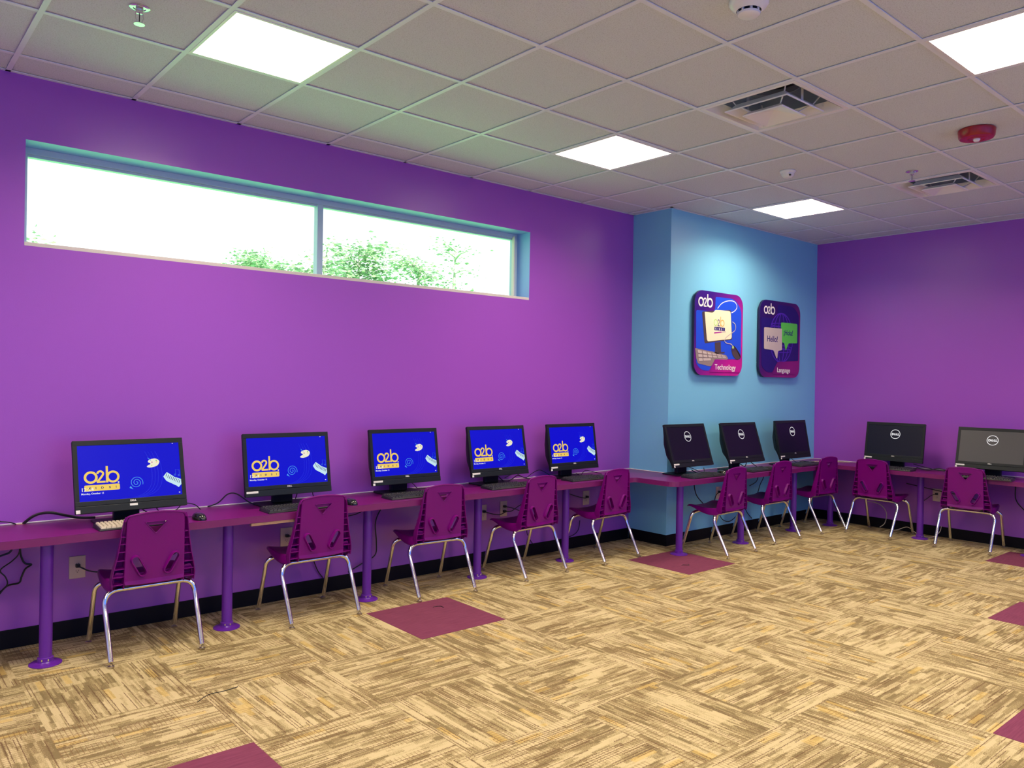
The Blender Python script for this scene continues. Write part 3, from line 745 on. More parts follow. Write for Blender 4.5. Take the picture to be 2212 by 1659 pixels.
# screens drawn once, their meshes shared by the later ones
proto = {}
for (x, y, a, tl_, _, kd, lb, l) in MON:
    if kd in proto:
        r = dup(proto[kd], (x, y, DZ), R(a), l)
        mt = Matrix.Translation((0, 0, .264)) @ Matrix.Rotation(-R(tl_), 4, 'X')
        for c in list(r.children):
            if c.name.split('.')[0] in ('housing', 'bezel', 'speaker_strip', 'screen'): c.matrix_local = mt
            if c.name.startswith('speaker_strip'):
                for g_ in list(c.children): bpy.data.objects.remove(g_)
    else:
        r, bz, hd = make_pc(tl_, kd); proto[kd] = r
        r.location = (x, y, DZ); r.rotation_euler = (0, 0, R(a)); r['label'] = l
    if l.startswith('computer at the right edge'):
        for c in r.children:
            if c.name.startswith('screen'):
                c.data = c.data.copy(); c.data.materials.clear(); c.data.materials.append(M['scr_haze'])
    labels(r, lb)

# keyboards and mice
def make_kb(capmat):
    r = thing('keyboard', (0, 0, DZ), 0, '', 'keyboard', 'keyboards on the worktop')
    bm = bmesh.new(); W, D = .222, .070
    v = [bm.verts.new(p) for p in ((-W, -D, 0), (W, -D, 0), (W, D, 0), (-W, D, 0), (-W+.004, -D+.003, .010), (W-.004, -D+.003, .010), (W-.004, D-.002, .022), (-W+.004, D-.002, .022))]
    for q in ((0, 3, 2, 1), (4, 5, 6, 7), (0, 1, 5, 4), (1, 2, 6, 5), (2, 3, 7, 6), (3, 0, 4, 7)): bm.faces.new([v[i] for i in q])
    link('case', bm, M['keyb'], r, bevel=.003)
    bm = bmesh.new()
    def key(x0, x1, y0, y1):
        z0 = .010+(y0+D)/(2*D)*.012; z1 = .010+(y1+D)/(2*D)*.012
        a = [bm.verts.new(p) for p in ((x0, y0, z0), (x1, y0, z0), (x1, y1, z1), (x0, y1, z1))]; g_ = .0025
        b = [bm.verts.new(p) for p in ((x0+g_, y0+g_, z0+.008), (x1-g_, y0+g_, z0+.008), (x1-g_, y1-g_*.4, z1+.008), (x0+g_, y1-g_*.4, z1+.008))]
        bm.faces.new(b)
        for q in range(4): bm.faces.new((a[q], a[(q+1) % 4], b[(q+1) % 4], b[q]))
    p = .0190
    for row in range(6):
        y0 = -D+.010+row*.0195+(.006 if row == 5 else 0)
        if row == 0:
            ks = [(0, 1.3), (1.3, 2.6), (2.6, 3.9), (3.9, 10), (10, 11.3), (11.3, 12.6), (12.6, 13.7), (13.7, 15)]
        else: ks = [(k+(.25*row if k and row < 5 else 0)*0, k+1) for k in range(15)]
        for a, b in ks: key(-W+.010+a*p+.0012, -W+.010+b*p-.0012, y0, y0+.0172)
        for k in range(3):
            if row in (3, 4, 5) or (row == 1 and k == 1) or row == 0: key(-W+.301+k*p+.0012, -W+.301+(k+1)*p-.0012, y0, y0+.0172)
        for k in range(4):
            if row < 5: key(-W+.3605+k*p*.97+.0012, -W+.3605+(k+1)*p*.97-.0012, y0, y0+.0172)
    link('keys', bm, capmat, r)
    return r
kp = make_kb(M['keyp']); kp.location = (.582, -.395, DZ); kp['label'] = 'keyboard with keys coloured pale for glare in front of the leftmost computer'
KB = [(1.482, -.382, 0, 'black keyboard before the second computer from the left'), (2.345, -.345, 0, 'black keyboard before the third computer from the left'), (3.195, -.345, 1, 'black keyboard before the fourth computer from the left'),
      (4.035, -.340, 0, 'black keyboard before the fifth computer, next to the blue column'), (5.045, -.775, -1, 'black keyboard before the leftmost dark screen at the blue wall'), (5.93, -.775, 0, 'black keyboard before the middle dark screen at the blue wall'),
      (6.800, -.770, 0, 'black keyboard before the far corner computer'), (7.170, -1.435, -88, 'black keyboard before the left computer at the right wall'), (7.135, -2.290, -85, 'black keyboard before the computer at the right edge')]
k0 = make_kb(M['keyd'])
for i, (x, y, a, l) in enumerate(KB):
    if i == 0: k0.location = (x, y, DZ); k0.rotation_euler = (0, 0, R(a)); k0['label'] = l
    else: dup(k0, (x, y, DZ), R(a), l)
def make_mouse():
    r = thing('computer_mouse', (0, 0, DZ), 0, '', 'mouse', 'mice on the worktop')
    bm = bmesh.new(); n = 20; rows = []
    for k in range(9):
        t = k/8*PI/2; rr = math.cos(t)**.6 if k < 8 else 0; z = .036*math.sin(t)+.002
        if k == 8: rows.append([bm.verts.new((0, .004, z))]); break
        rows.append([bm.verts.new((.031*rr*math.cos(2*PI*j/n), .056*rr*math.sin(2*PI*j/n)+.004*math.sin(t), z)) for j in range(n)])
    for a, b in zip(rows, rows[1:]):
        for j in range(n):
            q = list(dict.fromkeys([a[j], a[(j+1) % n], b[(j+1) % len(b)], b[j % len(b)]])); bm.faces.new(q)
    bm.faces.new(rows[0][::-1]); link('shell', bm, M['mouse'], r, True)
    bm = bmesh.new(); tube(bm, [(-.003, .030, .028), (.003, .030, .028)], .009, 14); link('scroll_wheel', bm, M['rubber'], r, True)
    bm = bmesh.new(); tube(bm, smoothpts([(0, .054, .010), (0, .10, .003), (-.03, .16, .0025), (-.10, .21, .0025)]), .0016, 6); link('cord', bm, M['cable'], r, True)
    return r
m0 = make_mouse(); m0.location = (.880, -.400, DZ); m0.rotation_euler = (0, 0, R(12)); m0['label'] = 'black mouse beside the first chair at the left'
dup(m0, (1.825, -.405, DZ), R(8), 'black mouse right of the second chair from the left')
dup(m0, (5.365, -.745, DZ), R(-10), 'black mouse beside the keyboard of the leftmost blue wall computer')

# ------------------------------------------------------------------ outlets
def outlet(x, y, rz, z, l, double=False, w_=.040, first=None):
    r = thing('wall_outlet', (x, y, z), rz, l, 'outlet', 'ivory outlet plates under the worktop')
    bm = bmesh.new(); box(bm, -w_, w_, -.006, 0, -.062, .062); link('cover_plate', bm, M['plate'], r, bevel=.003)
    bm = bmesh.new()
    for s in (-1, 1):
        zc = s*.0195
        for dx in (-.006, .006): box(bm, dx-.001, dx+.001, -.0066, -.005, zc-.004, zc+.004)
        box(bm, -.0018, .0018, -.0066, -.005, zc-.010, zc-.006)
    link('socket_slots', bm, M['slot'], r)
    return r
def plug(r, z):
    bm = bmesh.new(); box(bm, -.011, .011, -.030, -.006, z-.009, z+.009); link('plug', bm, M['cable'], r, bevel=.003)
outs = [(.3585, -.0, 0, .385, 'ivory outlet plate left of the first chair', .041), (1.578, 0, 0, .409, 'ivory outlet plate left of the second chair', .041), (3.222, 0, 0, .410, 'ivory outlet plate half hidden behind the post by the fourth chair', .035), (3.433, 0, 0, .422, 'ivory outlet plate with two black plugs left of the fourth chair', .037),
        (4.390, 0, 0, .429, 'ivory outlet plate left of the fifth chair', .040)]
for (x, y, a, z, l, w_) in outs:
    r = outlet(x, y-.0005, a, z, l, w_=w_); plug(r, .010 if x != 3.433 else .0195)
    if x == 3.433: plug(r, -.0195)
r = outlet(5.757, YC-.0005, 0, .415, 'ivory outlet plate on the blue wall', w_=.042); plug(r, .012)
r = outlet(XB-.0005, -1.733, R(-90), .404, 'ivory outlet plate on the right wall between the two chairs', w_=.041); plug(r, .012)

# ------------------------------------------------------------------ cables
def cable(P, l, r_=.0035, m='cable', n=6, name='power_cable', cat='cable'):
    bm = bmesh.new(); tube(bm, smoothpts(P, n), r_, 7); tag(link(name, bm, M[m], None, True), l, cat, 'loose cables')
y = -.03
cable([(.083, y, .600), (.083, y, .515), (.092, y, .471), (.108, y, .444), (.135, y, .435), (.108, y, .416), (.091, y, .376), (.079, y, .346), (.025, y, .337), (-.02, y, .28), (-.05, y, .20), (-.08, -.03, .11)], 'thick black cable looping under the worktop left of the first post', .005)
cable([(.077, -.045, .605), (.077, -.045, .512), (.047, -.045, .470), (-.006, -.045, .429), (.016, -.045, .391), (.026, -.045, .357), (.013, -.045, .332), (-.03, -.045, .30)], 'thinner black cable behind the first post at the left edge', .0035)
cable([(-.05, -.05, .49), (.0, -.05, .505), (.04, -.05, .525), (.05, -.05, .606)], 'black cable hanging just below the worktop at the left edge', .005)
cable([(.100, -.012, .654), (.106, -.020, .663), (.135, -.035, .690), (.172, -.045, .705), (.220, -.055, .706), (.275, -.06, .690), (.350, -.06, .668), (.43, -.07, .662)], 'thick black cable rising over the worktop left of the first computer', .0075)
cable([(-.30, -.02, .665), (-.05, -.02, .681), (.0, -.02, .675), (.035, -.02, .668), (.065, -.014, .655)], 'thin black cable along the wall at the far left', .003)
cable([(.3585, -.030, .395), (.375, -.04, .385), (.41, -.055, .366), (.47, -.08, .355), (.53, -.09, .352)], 'black cable plugged into the outlet left of the first chair', .004)
cable([(1.578, -.030, .419), (1.61, -.05, .420), (1.68, -.07, .430), (1.80, -.05, .475), (1.93, -.03, .500), (2.08, -.03, .515), (2.2, -.03, .57), (2.26, -.03, .606)], 'black cable running from the second outlet to the third computer', .0035)
cable([(1.74, -.03, .30), (1.76, -.02, .25), (1.80, -.012, .16), (1.84, -.010, .105)], 'black cable falling to the baseboard behind the second chair', .0035)
cable([(2.36, -.03, .606), (2.28, -.03, .54), (2.23, -.03, .44), (2.24, -.03, .30), (2.23, -.03, .21), (2.13, -.03, .165), (2.02, -.03, .12)], 'long black cable drooping between post and third chair', .0045)
cable([(.95, -.03, .52), (.93, -.03, .44), (.87, -.03, .40), (.78, -.04, .36)], 'black cable curving down right of the first chair', .0035)
cable([(1.02, -.03, .604), (.98, -.03, .58), (.90, -.04, .55), (.80, -.06, .50)], 'black cable dropping under the worktop right of the first chair', .003)
cable([(3.222, -.030, .420), (3.28, -.05, .400), (3.36, -.05, .388), (3.42, -.045, .402)], 'black cable joining the half hidden outlet to the double plug', .0035)
cable([(3.433, -.030, .441), (3.48, -.05, .43), (3.56, -.06, .40), (3.62, -.07, .38)], 'upper black cable from the double plug behind the fourth chair', .0035)
cable([(3.433, -.030, .403), (3.48, -.05, .405), (3.56, -.05, .44), (3.66, -.03, .455), (3.75, -.02, .47)], 'lower black cable from the double plug rising to the right', .0035)
cable([(3.66, -.03, .30), (3.67, -.03, .20), (3.72, -.02, .13), (3.75, -.01, .105)], 'black cable hanging below the seat of the fourth chair', .0035)
cable([(4.30, -.02, .24), (4.27, -.03, .16), (4.20, -.03, .12), (4.10, -.02, .11)], 'black cable loop low behind the fifth chair', .0035)
cable([(4.02, -.03, .56), (4.12, -.03, .50), (4.25, -.04, .455), (4.34, -.04, .435), (4.390, -.030, .439)], 'black cable plugged into the outlet left of the fifth chair', .0035)
yc = YC-.03
cable([(5.33, yc, .606), (5.34, yc, .50), (5.38, yc, .42), (5.48, yc, .34), (5.56, yc, .28)], 'black cable pair hanging left of the blue wall outlet', .0045)
cable([(5.65, yc, .27), (5.66, yc, .36), (5.70, yc, .415), (5.78, yc-.02, .43), (5.9, yc-.03, .42)], 'black cable arching over the blue wall outlet', .004)
cable([(6.42, yc, .606), (6.40, yc, .53), (6.36, yc, .48), (6.25, yc, .45)], 'black cable looping under the worktop by the middle blue wall chair', .004)
cable([(6.52, yc, .606), (6.50, yc, .52), (6.44, yc, .45), (6.40, yc, .37)], 'second black cable under the worktop by the middle blue wall chair', .004)
cable([(5.72, yc, .26), (5.78, yc, .17), (5.90, yc, .13), (6.02, yc, .17), (6.08, yc, .26)], 'black cable loop hanging low beneath the blue wall', .004)
cable([(6.15, yc, .26), (6.22, yc, .18), (6.30, yc, .12)], 'black cable ending at the baseboard of the blue wall', .004)
xb_ = XB-.03
cable([(xb_-.05, -1.02, .55), (xb_-.03, -1.06, .50), (xb_, -1.10, .42), (xb_, -1.09, .32)], 'cream cable curving below the worktop in the far corner', .004, 'cream')
cable([(xb_-.05, -1.06, .26), (xb_-.05, -1.15, .265), (xb_-.05, -1.23, .24), (xb_-.05, -1.28, .17), (xb_-.06, -1.27, .07), (xb_-.06, -1.22, .02)], 'cream cable hanging to the floor behind the left chair of the right wall', .004, 'cream')
cable([(xb_-.12, -1.35, .008), (xb_-.10, -1.42, .03), (xb_-.08, -1.50, .065), (xb_-.10, -1.58, .03), (xb_-.14, -1.65, .008), (xb_-.12, -1.75, .01), (xb_-.08, -1.80, .06), (xb_-.06, -1.81, .12)], 'cream cable looping over the floor along the right wall', .0035, 'cream')
cable([(xb_-.01, -1.733, .416), (xb_-.03, -1.70, .40), (xb_-.04, -1.67, .37), (xb_-.03, -1.62, .33)], 'thin dark cable in the outlet of the right wall', .003)
cable([(xb_, -1.45, .49), (xb_, -1.60, .47), (xb_, -1.80, .445), (xb_, -1.98, .43), (xb_, -2.10, .40)], 'black cable crossing above the right wall outlet', .004)
cable([(xb_, -2.42, .606), (xb_, -2.42, .45), (xb_, -2.50, .35), (xb_, -2.62, .26), (xb_, -2.70, .15), (xb_, -2.78, .10)], 'black cable hanging right of the rightmost chair', .005)
# on the worktop, behind the machines
z = DZ+.005
def dcable(P, l, r_=.003, m='cable'): cable(P, l, r_, m, name='data_cable')
dcable([(.70, -.22, DZ+.07), (.74, -.16, z+.02), (.80, -.10, z), (.86, -.07, z+.006), (.90, -.07, z+.04), (.96, -.08, z+.03), (.99, -.10, z)], 'thin black cable looping right of the first computer')
dcable([(.62, -.20, DZ+.07), (.68, -.14, z+.02), (.76, -.09, z), (.84, -.10, z)], 'thin black cable under the right side of the first computer')
dcable([(1.06, -.02, z), (1.12, -.03, z+.02), (1.17, -.05, z+.07), (1.22, -.07, z+.07), (1.30, -.09, z+.01), (1.36, -.11, z)], 'black cable arching left of the second computer', .004)
dcable([(1.60, -.12, DZ+.07), (1.61, -.07, z+.02), (1.62, -.04, z)], 'thin black cable right under the second computer')
dcable([(1.70, -.12, DZ+.07), (1.73, -.07, z+.02), (1.76, -.05, z)], 'thin black cable beside the stand of the second computer')
dcable([(2.48, -.10, DZ+.06), (2.53, -.06, z+.03), (2.57, -.05, z), (2.62, -.09, z)], 'thin black cable behind the third computer')
dcable([(3.28, -.12, DZ+.05), (3.36, -.10, z), (3.45, -.08, z+.01), (3.54, -.05, z+.03), (3.64, -.06, z), (3.72, -.10, z)], 'black cable lying between fourth and fifth computers', .004)
dcable([(3.40, -.05, z+.02), (3.50, -.06, z+.05), (3.60, -.07, z+.01), (3.70, -.05, z+.04), (3.78, -.05, z+.06), (3.84, -.08, z+.03), (3.88, -.10, z)], 'black cable humped between fourth and fifth computers', .003)
dcable([(4.12, -.14, z+.02), (4.20, -.12, z), (4.27, -.10, z+.03), (4.34, -.12, z+.02), (4.40, -.18, z)], 'tangled thin black cable right of the fifth computer')
dcable([(5.14, -.58, z+.03), (5.20, -.60, z), (5.26, -.62, z+.005), (5.33, -.58, z), (5.38, -.54, z+.03)], 'black cable under the leftmost blue wall computer', .004)
dcable([(5.18, -.50, DZ+.06), (5.24, -.52, z+.03), (5.31, -.56, z), (5.36, -.62, z)], 'thin black cable right of the leftmost blue wall computer')
dcable([(5.86, -.60, z+.05), (5.92, -.62, z+.02), (5.98, -.60, z+.05), (6.04, -.58, z+.07), (6.10, -.60, z+.03), (6.12, -.64, z)], 'tangled black cable beneath the middle blue wall computer', .004)
dcable([(6.84, -.58, DZ+.05), (6.92, -.60, z), (7.02, -.60, z+.01), (7.12, -.66, z), (7.20, -.60, z), (7.26, -.56, z)], 'black cable on the worktop in the far corner')
dcable([(7.02, -.56, z), (7.14, -.62, z), (7.28, -.66, z), (7.40, -.74, z), (7.46, -.90, z)], 'cream cable lying round the far corner of the worktop', .004, 'cream')
dcable([(7.34, -1.62, z+.02), (7.40, -1.70, z), (7.42, -1.80, z+.02), (7.44, -1.90, z), (7.42, -2.00, z), (7.44, -2.10, z+.01), (7.42, -2.2, z)], 'black cable lying between the two right wall computers', .005)
dcable([(7.36, -1.58, z+.05), (7.42, -1.68, z+.02), (7.46, -1.78, z), (7.46, -1.92, z+.01), (7.44, -2.06, z)], 'second black cable between the two right wall computers', .004)
# cable notches cut in the back of the worktop, raw board showing
def notch(x, l):
    bm = bmesh.new(); prism(bm, [(x-.022, -.0061), (x+.022, -.0061), (x+.014, -.022), (x-.014, -.022)], DZ+.0002, DZ+.0015); tag(link('cable_notch', bm, M['wood']), l, 'cable notch')
notch(.087, 'bare wood cable notch in the worktop left of the first computer')

# ------------------------------------------------------------------ ceiling fixtures
def light_fixture(i, j, l):
    x = (i+.5)*T; y = GY-(j+.5)*T; h = T/2-.012
    r = thing('ceiling_light', (x, y, H), 0, l, 'ceiling light', 'square ceiling light panels')
    bm = bmesh.new()
    f = .014
    for q in ((-h, h, -h, -h+f), (-h, h, h-f, h), (-h, -h+f, -h+f, h-f), (h-f, h, -h+f, h-f)): box(bm, *q, -.002, .010)
    link('frame', bm, M['white'], r)
    bm = bmesh.new(); box(bm, -h+f, h-f, -h+f, h-f, .003, .008); link('diffuser', bm, M['panel'], r)
    a = area('panel_light', (0, 0, .001), (0, 0, 0), 2*(h-f), 2*(h-f), PANEL_W, (1, .84, .62)); a.data.spread = R(150); a.parent = r
LL = {(1, 1): 'square ceiling light nearest the window, at upper left', (5, 1): 'square ceiling light in the middle, above the end of the window', (9, 1): 'square ceiling light nearest the blue wall', (5, 5): 'square ceiling light cut by the right edge at the top'}
for (i, j) in lights: light_fixture(i, j, LL.get((i, j), 'square ceiling light panel outside the picture'))
def square(bm, rows, mi=0):
    rr = [[bm.verts.new((sx*a, sy*a, z)) for sx, sy in ((-1, -1), (1, -1), (1, 1), (-1, 1))] for a, z in rows]
    for a, b in zip(rr, rr[1:]):
        for k in range(4): bm.faces.new((a[k], a[(k+1) % 4], b[(k+1) % 4], b[k]))
    return rr
def vent(i, j, l):
    x = (i+.5)*T; y = GY-(j+.5)*T
    r = thing('air_vent', (x, y, H), 0, l, 'air vent', 'square ceiling air vents')
    h = T/2-.012
    bm = bmesh.new(); square(bm, [(h, .004), (h, -.002), (h-.022, -.003), (h-.026, .004), (h-.050, .050), (h-.055, .050), (h-.03, .0)]); link('outer_frame', bm, M['white'], r)
    bm = bmesh.new(); rr = square(bm, [(h-.052, .048), (h-.052, .17)]); bm.faces.new(rr[-1]); link('plenum', bm, M['galv'], r)
    bm = bmesh.new(); lathe(bm, [(.155, .165), (.155, .128), (.150, .128), (.150, .164)], seg=40); link('round_neck', bm, M['galv'], r, True)
    bm = bmesh.new(); lathe(bm, [(.150, .160), (0, .160)], seg=40); link('duct_shade_disc', bm, M['dark'], r)  # near-black disc, the dark inside the duct put into its colour
    bm = bmesh.new(); square(bm, [(.196, -.016), (.193, -.022), (.186, -.020), (.152, .022), (.148, .022), (.182, -.012), (.196, -.016)]); link('middle_cone', bm, M['white'], r)
    bm = bmesh.new(); rr = square(bm, [(.125, -.040), (.122, -.046), (.114, -.043)]); ap = bm.verts.new((0, 0, -.008))
    for k in range(4): bm.faces.new((rr[-1][k], rr[-1][(k+1) % 4], ap))
    rr2 = square(bm, [(.125, -.040), (.10, -.02)]); link('inner_cone', bm, M['white'], r)
    bm = bmesh.new()
    for sx, sy in ((-1, 1), (1, -1), (1, 1), (-1, -1)): tube(bm, [(sx*.09, sy*.09, -.022), (sx*.150, sy*.150, .020), (sx*.21, sy*.21, .12)], .004, 6)
    for s in (-1, 1): box(bm, -.012, .012, s*.17-.001, s*.17+.001, .0, .165)
    link('hanger', bm, M['white'], r)
VL = {(5, 3): 'square air vent nearer the viewer, right of the middle ceiling light', (9, 3): 'square air vent further back near the right edge'}
for (i, j) in vents: vent(i, j, VL.get((i, j), 'square air vent outside the picture'))
def sprinkler(x, y, l, sc=1):
    r = thing('sprinkler_head', (x, y, H+.006), 0, l, 'sprinkler', 'fire sprinkler heads')
    bm = bmesh.new(); lathe(bm, [(0, 0), (.042, 0), (.042, -.003), (.036, -.006), (.026, -.006), (.024, -.002), (0, -.002)], seg=32); link('escutcheon', bm, M['metal'], r, True)
    bm = bmesh.new(); lathe(bm, [(.0155, -.002), (.0155, -.026), (.010, -.028), (0, -.028)], seg=20); link('body', bm, M['metal'], r, True)
    bm = bmesh.new()
    for s in (-1, 1): tube(bm, [(s*.014, 0, -.024), (s*.0155, 0, -.045), (s*.010, 0, -.064), (s*.003, 0, -.068)], .0022, 8)
    link('frame_arm', bm, M['metal'], r, True)
    bm = bmesh.new(); tube(bm, [(0, 0, -.028), (0, 0, -.062)], .002, 8); link('glass_bulb', bm, M['dark'], r)
    bm = bmesh.new(); lathe(bm, [(0, -.070), (.022, -.070), (.022, -.073), (.004, -.074), (0, -.074)], seg=24); link('deflector', bm, M['metal'], r, True)
sprinkler(.312, -1.218, 'metal sprinkler head in the ceiling at upper left')
sprinkler(5.25, -2.39, 'small sprinkler head beside the far air vent')
r = thing('smoke_detector', (2.17, -3.005, H+.006), 0, 'white round smoke detector cut by the top edge of the picture', 'smoke detector')
bm = bmesh.new(); lathe(bm, [(0, 0), (.080, 0), (.080, -.012), (.070, -.026), (.050, -.040)], seg=40); link('base', bm, M['white'], r, True)
bm = bmesh.new(); lathe(bm, [(.040, -.034), (.040, -.047)], seg=32); link('sensing_gap', bm, M['dark'], r)
bm = bmesh.new(); lathe(bm, [(.043, -.046), (.045, -.048), (.044, -.056), (.036, -.062), (0, -.063)], seg=36); link('cap', bm, M['white'], r, True)
for k in range(8):
    bm = bmesh.new(); a = 2*PI*k/8; box(bm, .0425*math.cos(a)-.004, .0425*math.cos(a)+.004, .0425*math.sin(a)-.004, .0425*math.sin(a)+.004, -.050, -.036); link('vane', bm, M['white'], r)
r = thing('fire_alarm', (4.575, -3.045, H+.006), 0, 'red round fire alarm on the ceiling near the right edge', 'fire alarm')
bm = bmesh.new(); lathe(bm, [(0, 0), (.098, 0), (.102, -.006), (.098, -.045), (.090, -.055), (.060, -.058), (0, -.058)], seg=44); link('body', bm, M['red'], r, True)
bm = bmesh.new(); lathe(bm, [(.060, -.057), (.052, -.0605), (.045, -.0605), (.040, -.057)], seg=36); link('sounder_ring', bm, M['red'], r, True)
bm = bmesh.new(); lathe(bm, [(0, -.074), (.012, -.073), (.019, -.066), (.020, -.057)], seg=20); link('strobe', bm, M['white'], r, True)
r = thing('motion_sensor', (4.61, -1.775, H+.006), 0, 'white domed motion sensor between the middle and far ceiling lights', 'motion sensor')
bm = bmesh.new(); lathe(bm, [(0, 0), (.055, 0), (.057, -.006), (.050, -.016), (.046, -.020)], seg=32); link('base', bm, M['white'], r, True)
bm = bmesh.new(); lathe(bm, [(.046, -.018), (.043, -.034), (.030, -.048), (.012, -.053), (0, -.053)], seg=32); link('dome', bm, M['white'], r, True)
bm = bmesh.new(); box(bm, -.034, -.020, -.040, -.030, -.044, -.034); link('lens_eye', bm, M['slot'], r)

# ------------------------------------------------------------------ wall signs (local x right, z up, face towards -y)
def sign_base(x, m, l, cat='sign'):
    r = thing('wall_sign', (x, YC, 1.935), 0, l, cat)
    P = rrect(-.405, .375, -.395, .390, .115, 8)
    bm = bmesh.new(); plate(bm, P, -.040, .022); o = link('board', bm, M['s_side'], r)
    bm = bmesh.new(); plate(bm, P, -.0412, .0012); f = link('face', bm, m, o)
    bm = bmesh.new()
    for a, b in ((-.25, -.25), (.22, -.25), (-.25, .25), (.22, .25)): box(bm, a-.03, a+.03, -.019, 0, b-.03, b+.03)
    link('wall_spacer', bm, M['s_side'], r)
    return r
Y0 = -.0422
def P_(name, polys, m, r, lay):
    bm = bmesh.new()
    for p in polys: plate(bm, p, Y0-.0006*lay, .0004)
    return link(name, bm, M[m], r)
def S_(name, strokes, m, r, lay):
    bm = bmesh.new()
    for q, (pts, w_, cl) in enumerate(strokes): stroke(bm, pts, w_, Y0-.0006*lay-.00008*q, cl)
    return link(name, bm, M[m], r)
def logo(r, cx, cz, s, lay, cols=('s_white',)*3, wd=.017):
    S_('logo_o', [(circ(cx-.078*s, cz, .034*s, .036*s, 32), wd*s, True)], cols[0], r, lay)
    S_('logo_two', [(sm2([(cx-.037*s, cz+.018*s), (cx-.030*s, cz+.032*s), (cx-.014*s, cz+.036*s), (cx-.001*s, cz+.026*s), (cx-.002*s, cz+.008*s), (cx-.018*s, cz-.014*s), (cx-.033*s, cz-.034*s)], 4)+[(cx-.034*s, cz-.036*s), (cx+.006*s, cz-.036*s)], wd*s*.75, False)], cols[1], r, lay+1)
    S_('logo_b', [([(cx+.022*s, cz+.078*s), (cx+.024*s, cz-.038*s)], wd*s, False), (circ(cx+.060*s, cz, .036*s, .037*s, 32), wd*s, True)], cols[2], r, lay+2)
s1 = sign_base(5.685, M['sign1'], 'square purple sign with a computer and the word Technology, on the blue wall', 'sign')
pic = fillet([(-.384, .200), (-.118, .204), (-.088, .232), (-.086, .345), (.235, .352), (.345, .250), (.348, -.232), (-.083, -.240), (-.128, -.300), (-.165, -.352), (-.29, -.352), (-.372, -.29)], [.02, .03, .02, .02, .09, .05, .02, .03, .02, .02, .06, .03], 4)
P_('blue_picture', [pic], 's_blue', s1, 1)
S_('white_wire', [(sm2([(-.051, .238), (-.01, .275), (.035, .300), (.095, .318), (.160, .328), (.225, .322), (.262, .295), (.262, .262), (.225, .232), (.176, .213)], 4), .008, False)], 's_white', s1, 2)
P_('monitor_shadow', [fillet([(-.296, .193), (.165, .238), (.196, -.045), (-.248, -.100)], .02, 4)], 's_brown', s1, 3)
P_('monitor_stand', [[(-.088, -.085), (.005, -.076), (.014, -.171), (.073, -.168), (.070, -.183), (-.06, -.191), (-.095, -.180), (-.080, -.165)]], 's_brown', s1, 4)
P_('monitor_picture', [fillet([(-.257, .192), (-.118, .192), (-.092, .222), (.160, .228), (.188, -.038), (-.212, -.082)], [.01, .03, .02, .03, .03, .03], 4)], 's_cream', s1, 5)
logo(s1, -.022, .103, .78, 6, ('s_lime', 's_navy', 's_or'), .012)
P_('kids_bar', [rrect(-.100, .070, .030, .062, .003)], 's_navy', s1, 6)
for s, x in (('K', -.078), ('I', -.048), ('D', -.018), ('S', .016), ('!', .046)): text('kids_letter', s, x, .037, Y0-.0046, .026, M['s_white'], s1, 1.0, .001, 'CENTER')
S_('progress_bar', [([(-.104, .004), (.014, .018)], .011, False)], 's_mag', s1, 6)
S_('progress_track', [([(.014, .018), (.085, .024)], .011, False)], 's_key', s1, 6)
P_('keyboard_picture', [fillet([(-.394, -.149), (-.10, -.175), (.098, -.199), (.135, -.228), (.11, -.243), (-.083, -.243), (-.128, -.302), (-.156, -.312), (-.348, -.288), (-.374, -.24)], .008, 3)], 's_grey', s1, 4)
ks = []
def kbp(u, v): # u along the row, v down the rows
    a = Vector((-.362, -.160)); b = Vector((.085, -.205)); c = Vector((-.338, -.275)); d = Vector((.125, -.238))
    return tuple(a.lerp(b, u).lerp(c.lerp(d, u), v))
for rw in range(3):
    cells = [(k/6+.015, (k+1)/6-.015) for k in range(6)] if rw < 2 else [(.015, .14), (.165, .42)]
    for u0, u1 in cells: ks.append(fillet([kbp(u0, rw/3+.03), kbp(u1, rw/3+.03), kbp(u1, rw/3+.27), kbp(u0, rw/3+.27)], .006, 3))
P_('keycaps_picture', ks, 's_key', s1, 7)
P_('mouse_picture', [fillet([(.176, -.128), (.212, -.098), (.245, -.108), (.345, -.190), (.343, -.225), (.272, -.240), (.205, -.195)], .025, 4)], 's_brown', s1, 5)
P_('mouse_light', [circ(.208, -.118, .014)], 's_lime', s1, 7)
S_('mouse_line', [([(.19, -.150), (.235, -.142), (.262, -.128)], .005, False)], 's_deep', s1, 8)
S_('mouse_wire', [(sm2([(.191, .126), (.228, .112), (.246, .090), (.236, .048), (.17, .012), (.104, -.021), (.072, -.045), (.070, -.068), (.106, -.084), (.150, -.086), (.179, -.091), (.204, -.110)], 4), .008, False)], 's_key', s1, 8)
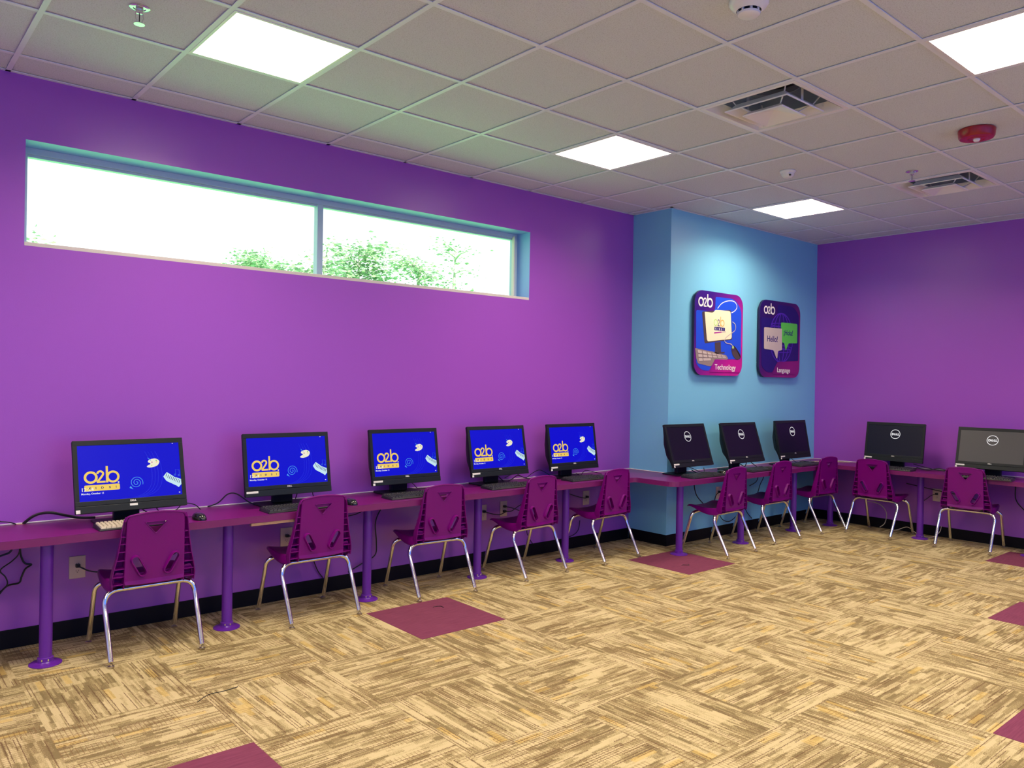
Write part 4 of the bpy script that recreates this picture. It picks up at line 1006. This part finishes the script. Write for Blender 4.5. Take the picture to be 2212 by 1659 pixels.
P_('magenta_flap', [fillet([(-.083, -.243), (.35, -.238), (.34, -.36), (-.165, -.365), (-.128, -.302)], [.03, .01, .02, .01, .02], 3)], 'sign1', s1, 4.6)
text('word', 'Technology', -.088, -.338, Y0-.0042, .072, M['s_white'], s1, 1.02, .0010)
logo(s1, -.235, .282, 1.0, 2)
s2 = sign_base(6.768, M['sign2'], 'square dark purple sign with speech bubbles and the word Language, on the blue wall')
pic2 = fillet([(-.38, .205), (-.122, .210), (-.084, .245), (-.080, .355), (.244, .358), (.348, .270), (.346, -.215), (-.065, -.232), (-.115, -.290), (-.160, -.345), (-.268, -.350), (-.364, -.284)], [.02, .03, .02, .02, .09, .05, .02, .03, .02, .02, .06, .03], 4)
P_('navy_picture', [pic2], 's_navy', s2, 1)
gl = []
for rx in (.225, .15, .06): gl.append((circ(.0, .015, rx, .255, 40), .012, True))
for dz, rw in ((.13, .19), (.10, .20), (-.10, .205), (-.13, .19)): gl.append((circ(.0, .015+dz, rw, .020, 32), .008, True))
S_('globe_picture', gl, 's_globe', s2, 2)
P_('green_bubble', [fillet([(-.016, .177), (.309, .178), (.313, -.027), (.141, -.034), (.086, -.113), (.055, -.034), (.0, -.030)], [.015, .015, .015, .01, .005, .01, .01], 3)], 's_green', s2, 6)
P_('white_bubble', [fillet([(-.335, .108), (.005, .112), (.013, -.110), (-.064, -.122), (-.076, -.198), (-.094, -.198), (-.150, -.118), (-.329, -.110)], [.015, .015, .015, .015, .004, .004, .015, .015], 3)], 's_key', s2, 7)
text('word', 'Hello!', -.278, -.032, Y0-.0050, .085, M['s_navy'], s2, .98, .0010)
text('word', '\u00a1Hola!', .036, .050, Y0-.0050, .075, M['s_navy'], s2, 1.0, .0010)
P_('violet_flap', [fillet([(-.065, -.234), (.36, -.218), (.35, -.36), (-.160, -.365), (-.115, -.290)], [.03, .01, .02, .01, .02], 3)], 'sign2', s2, 4.6)
text('word', 'Language', -.078, -.342, Y0-.0042, .070, M['s_white'], s2, 1.0, .0010)
logo(s2, -.228, .287, .92, 2)
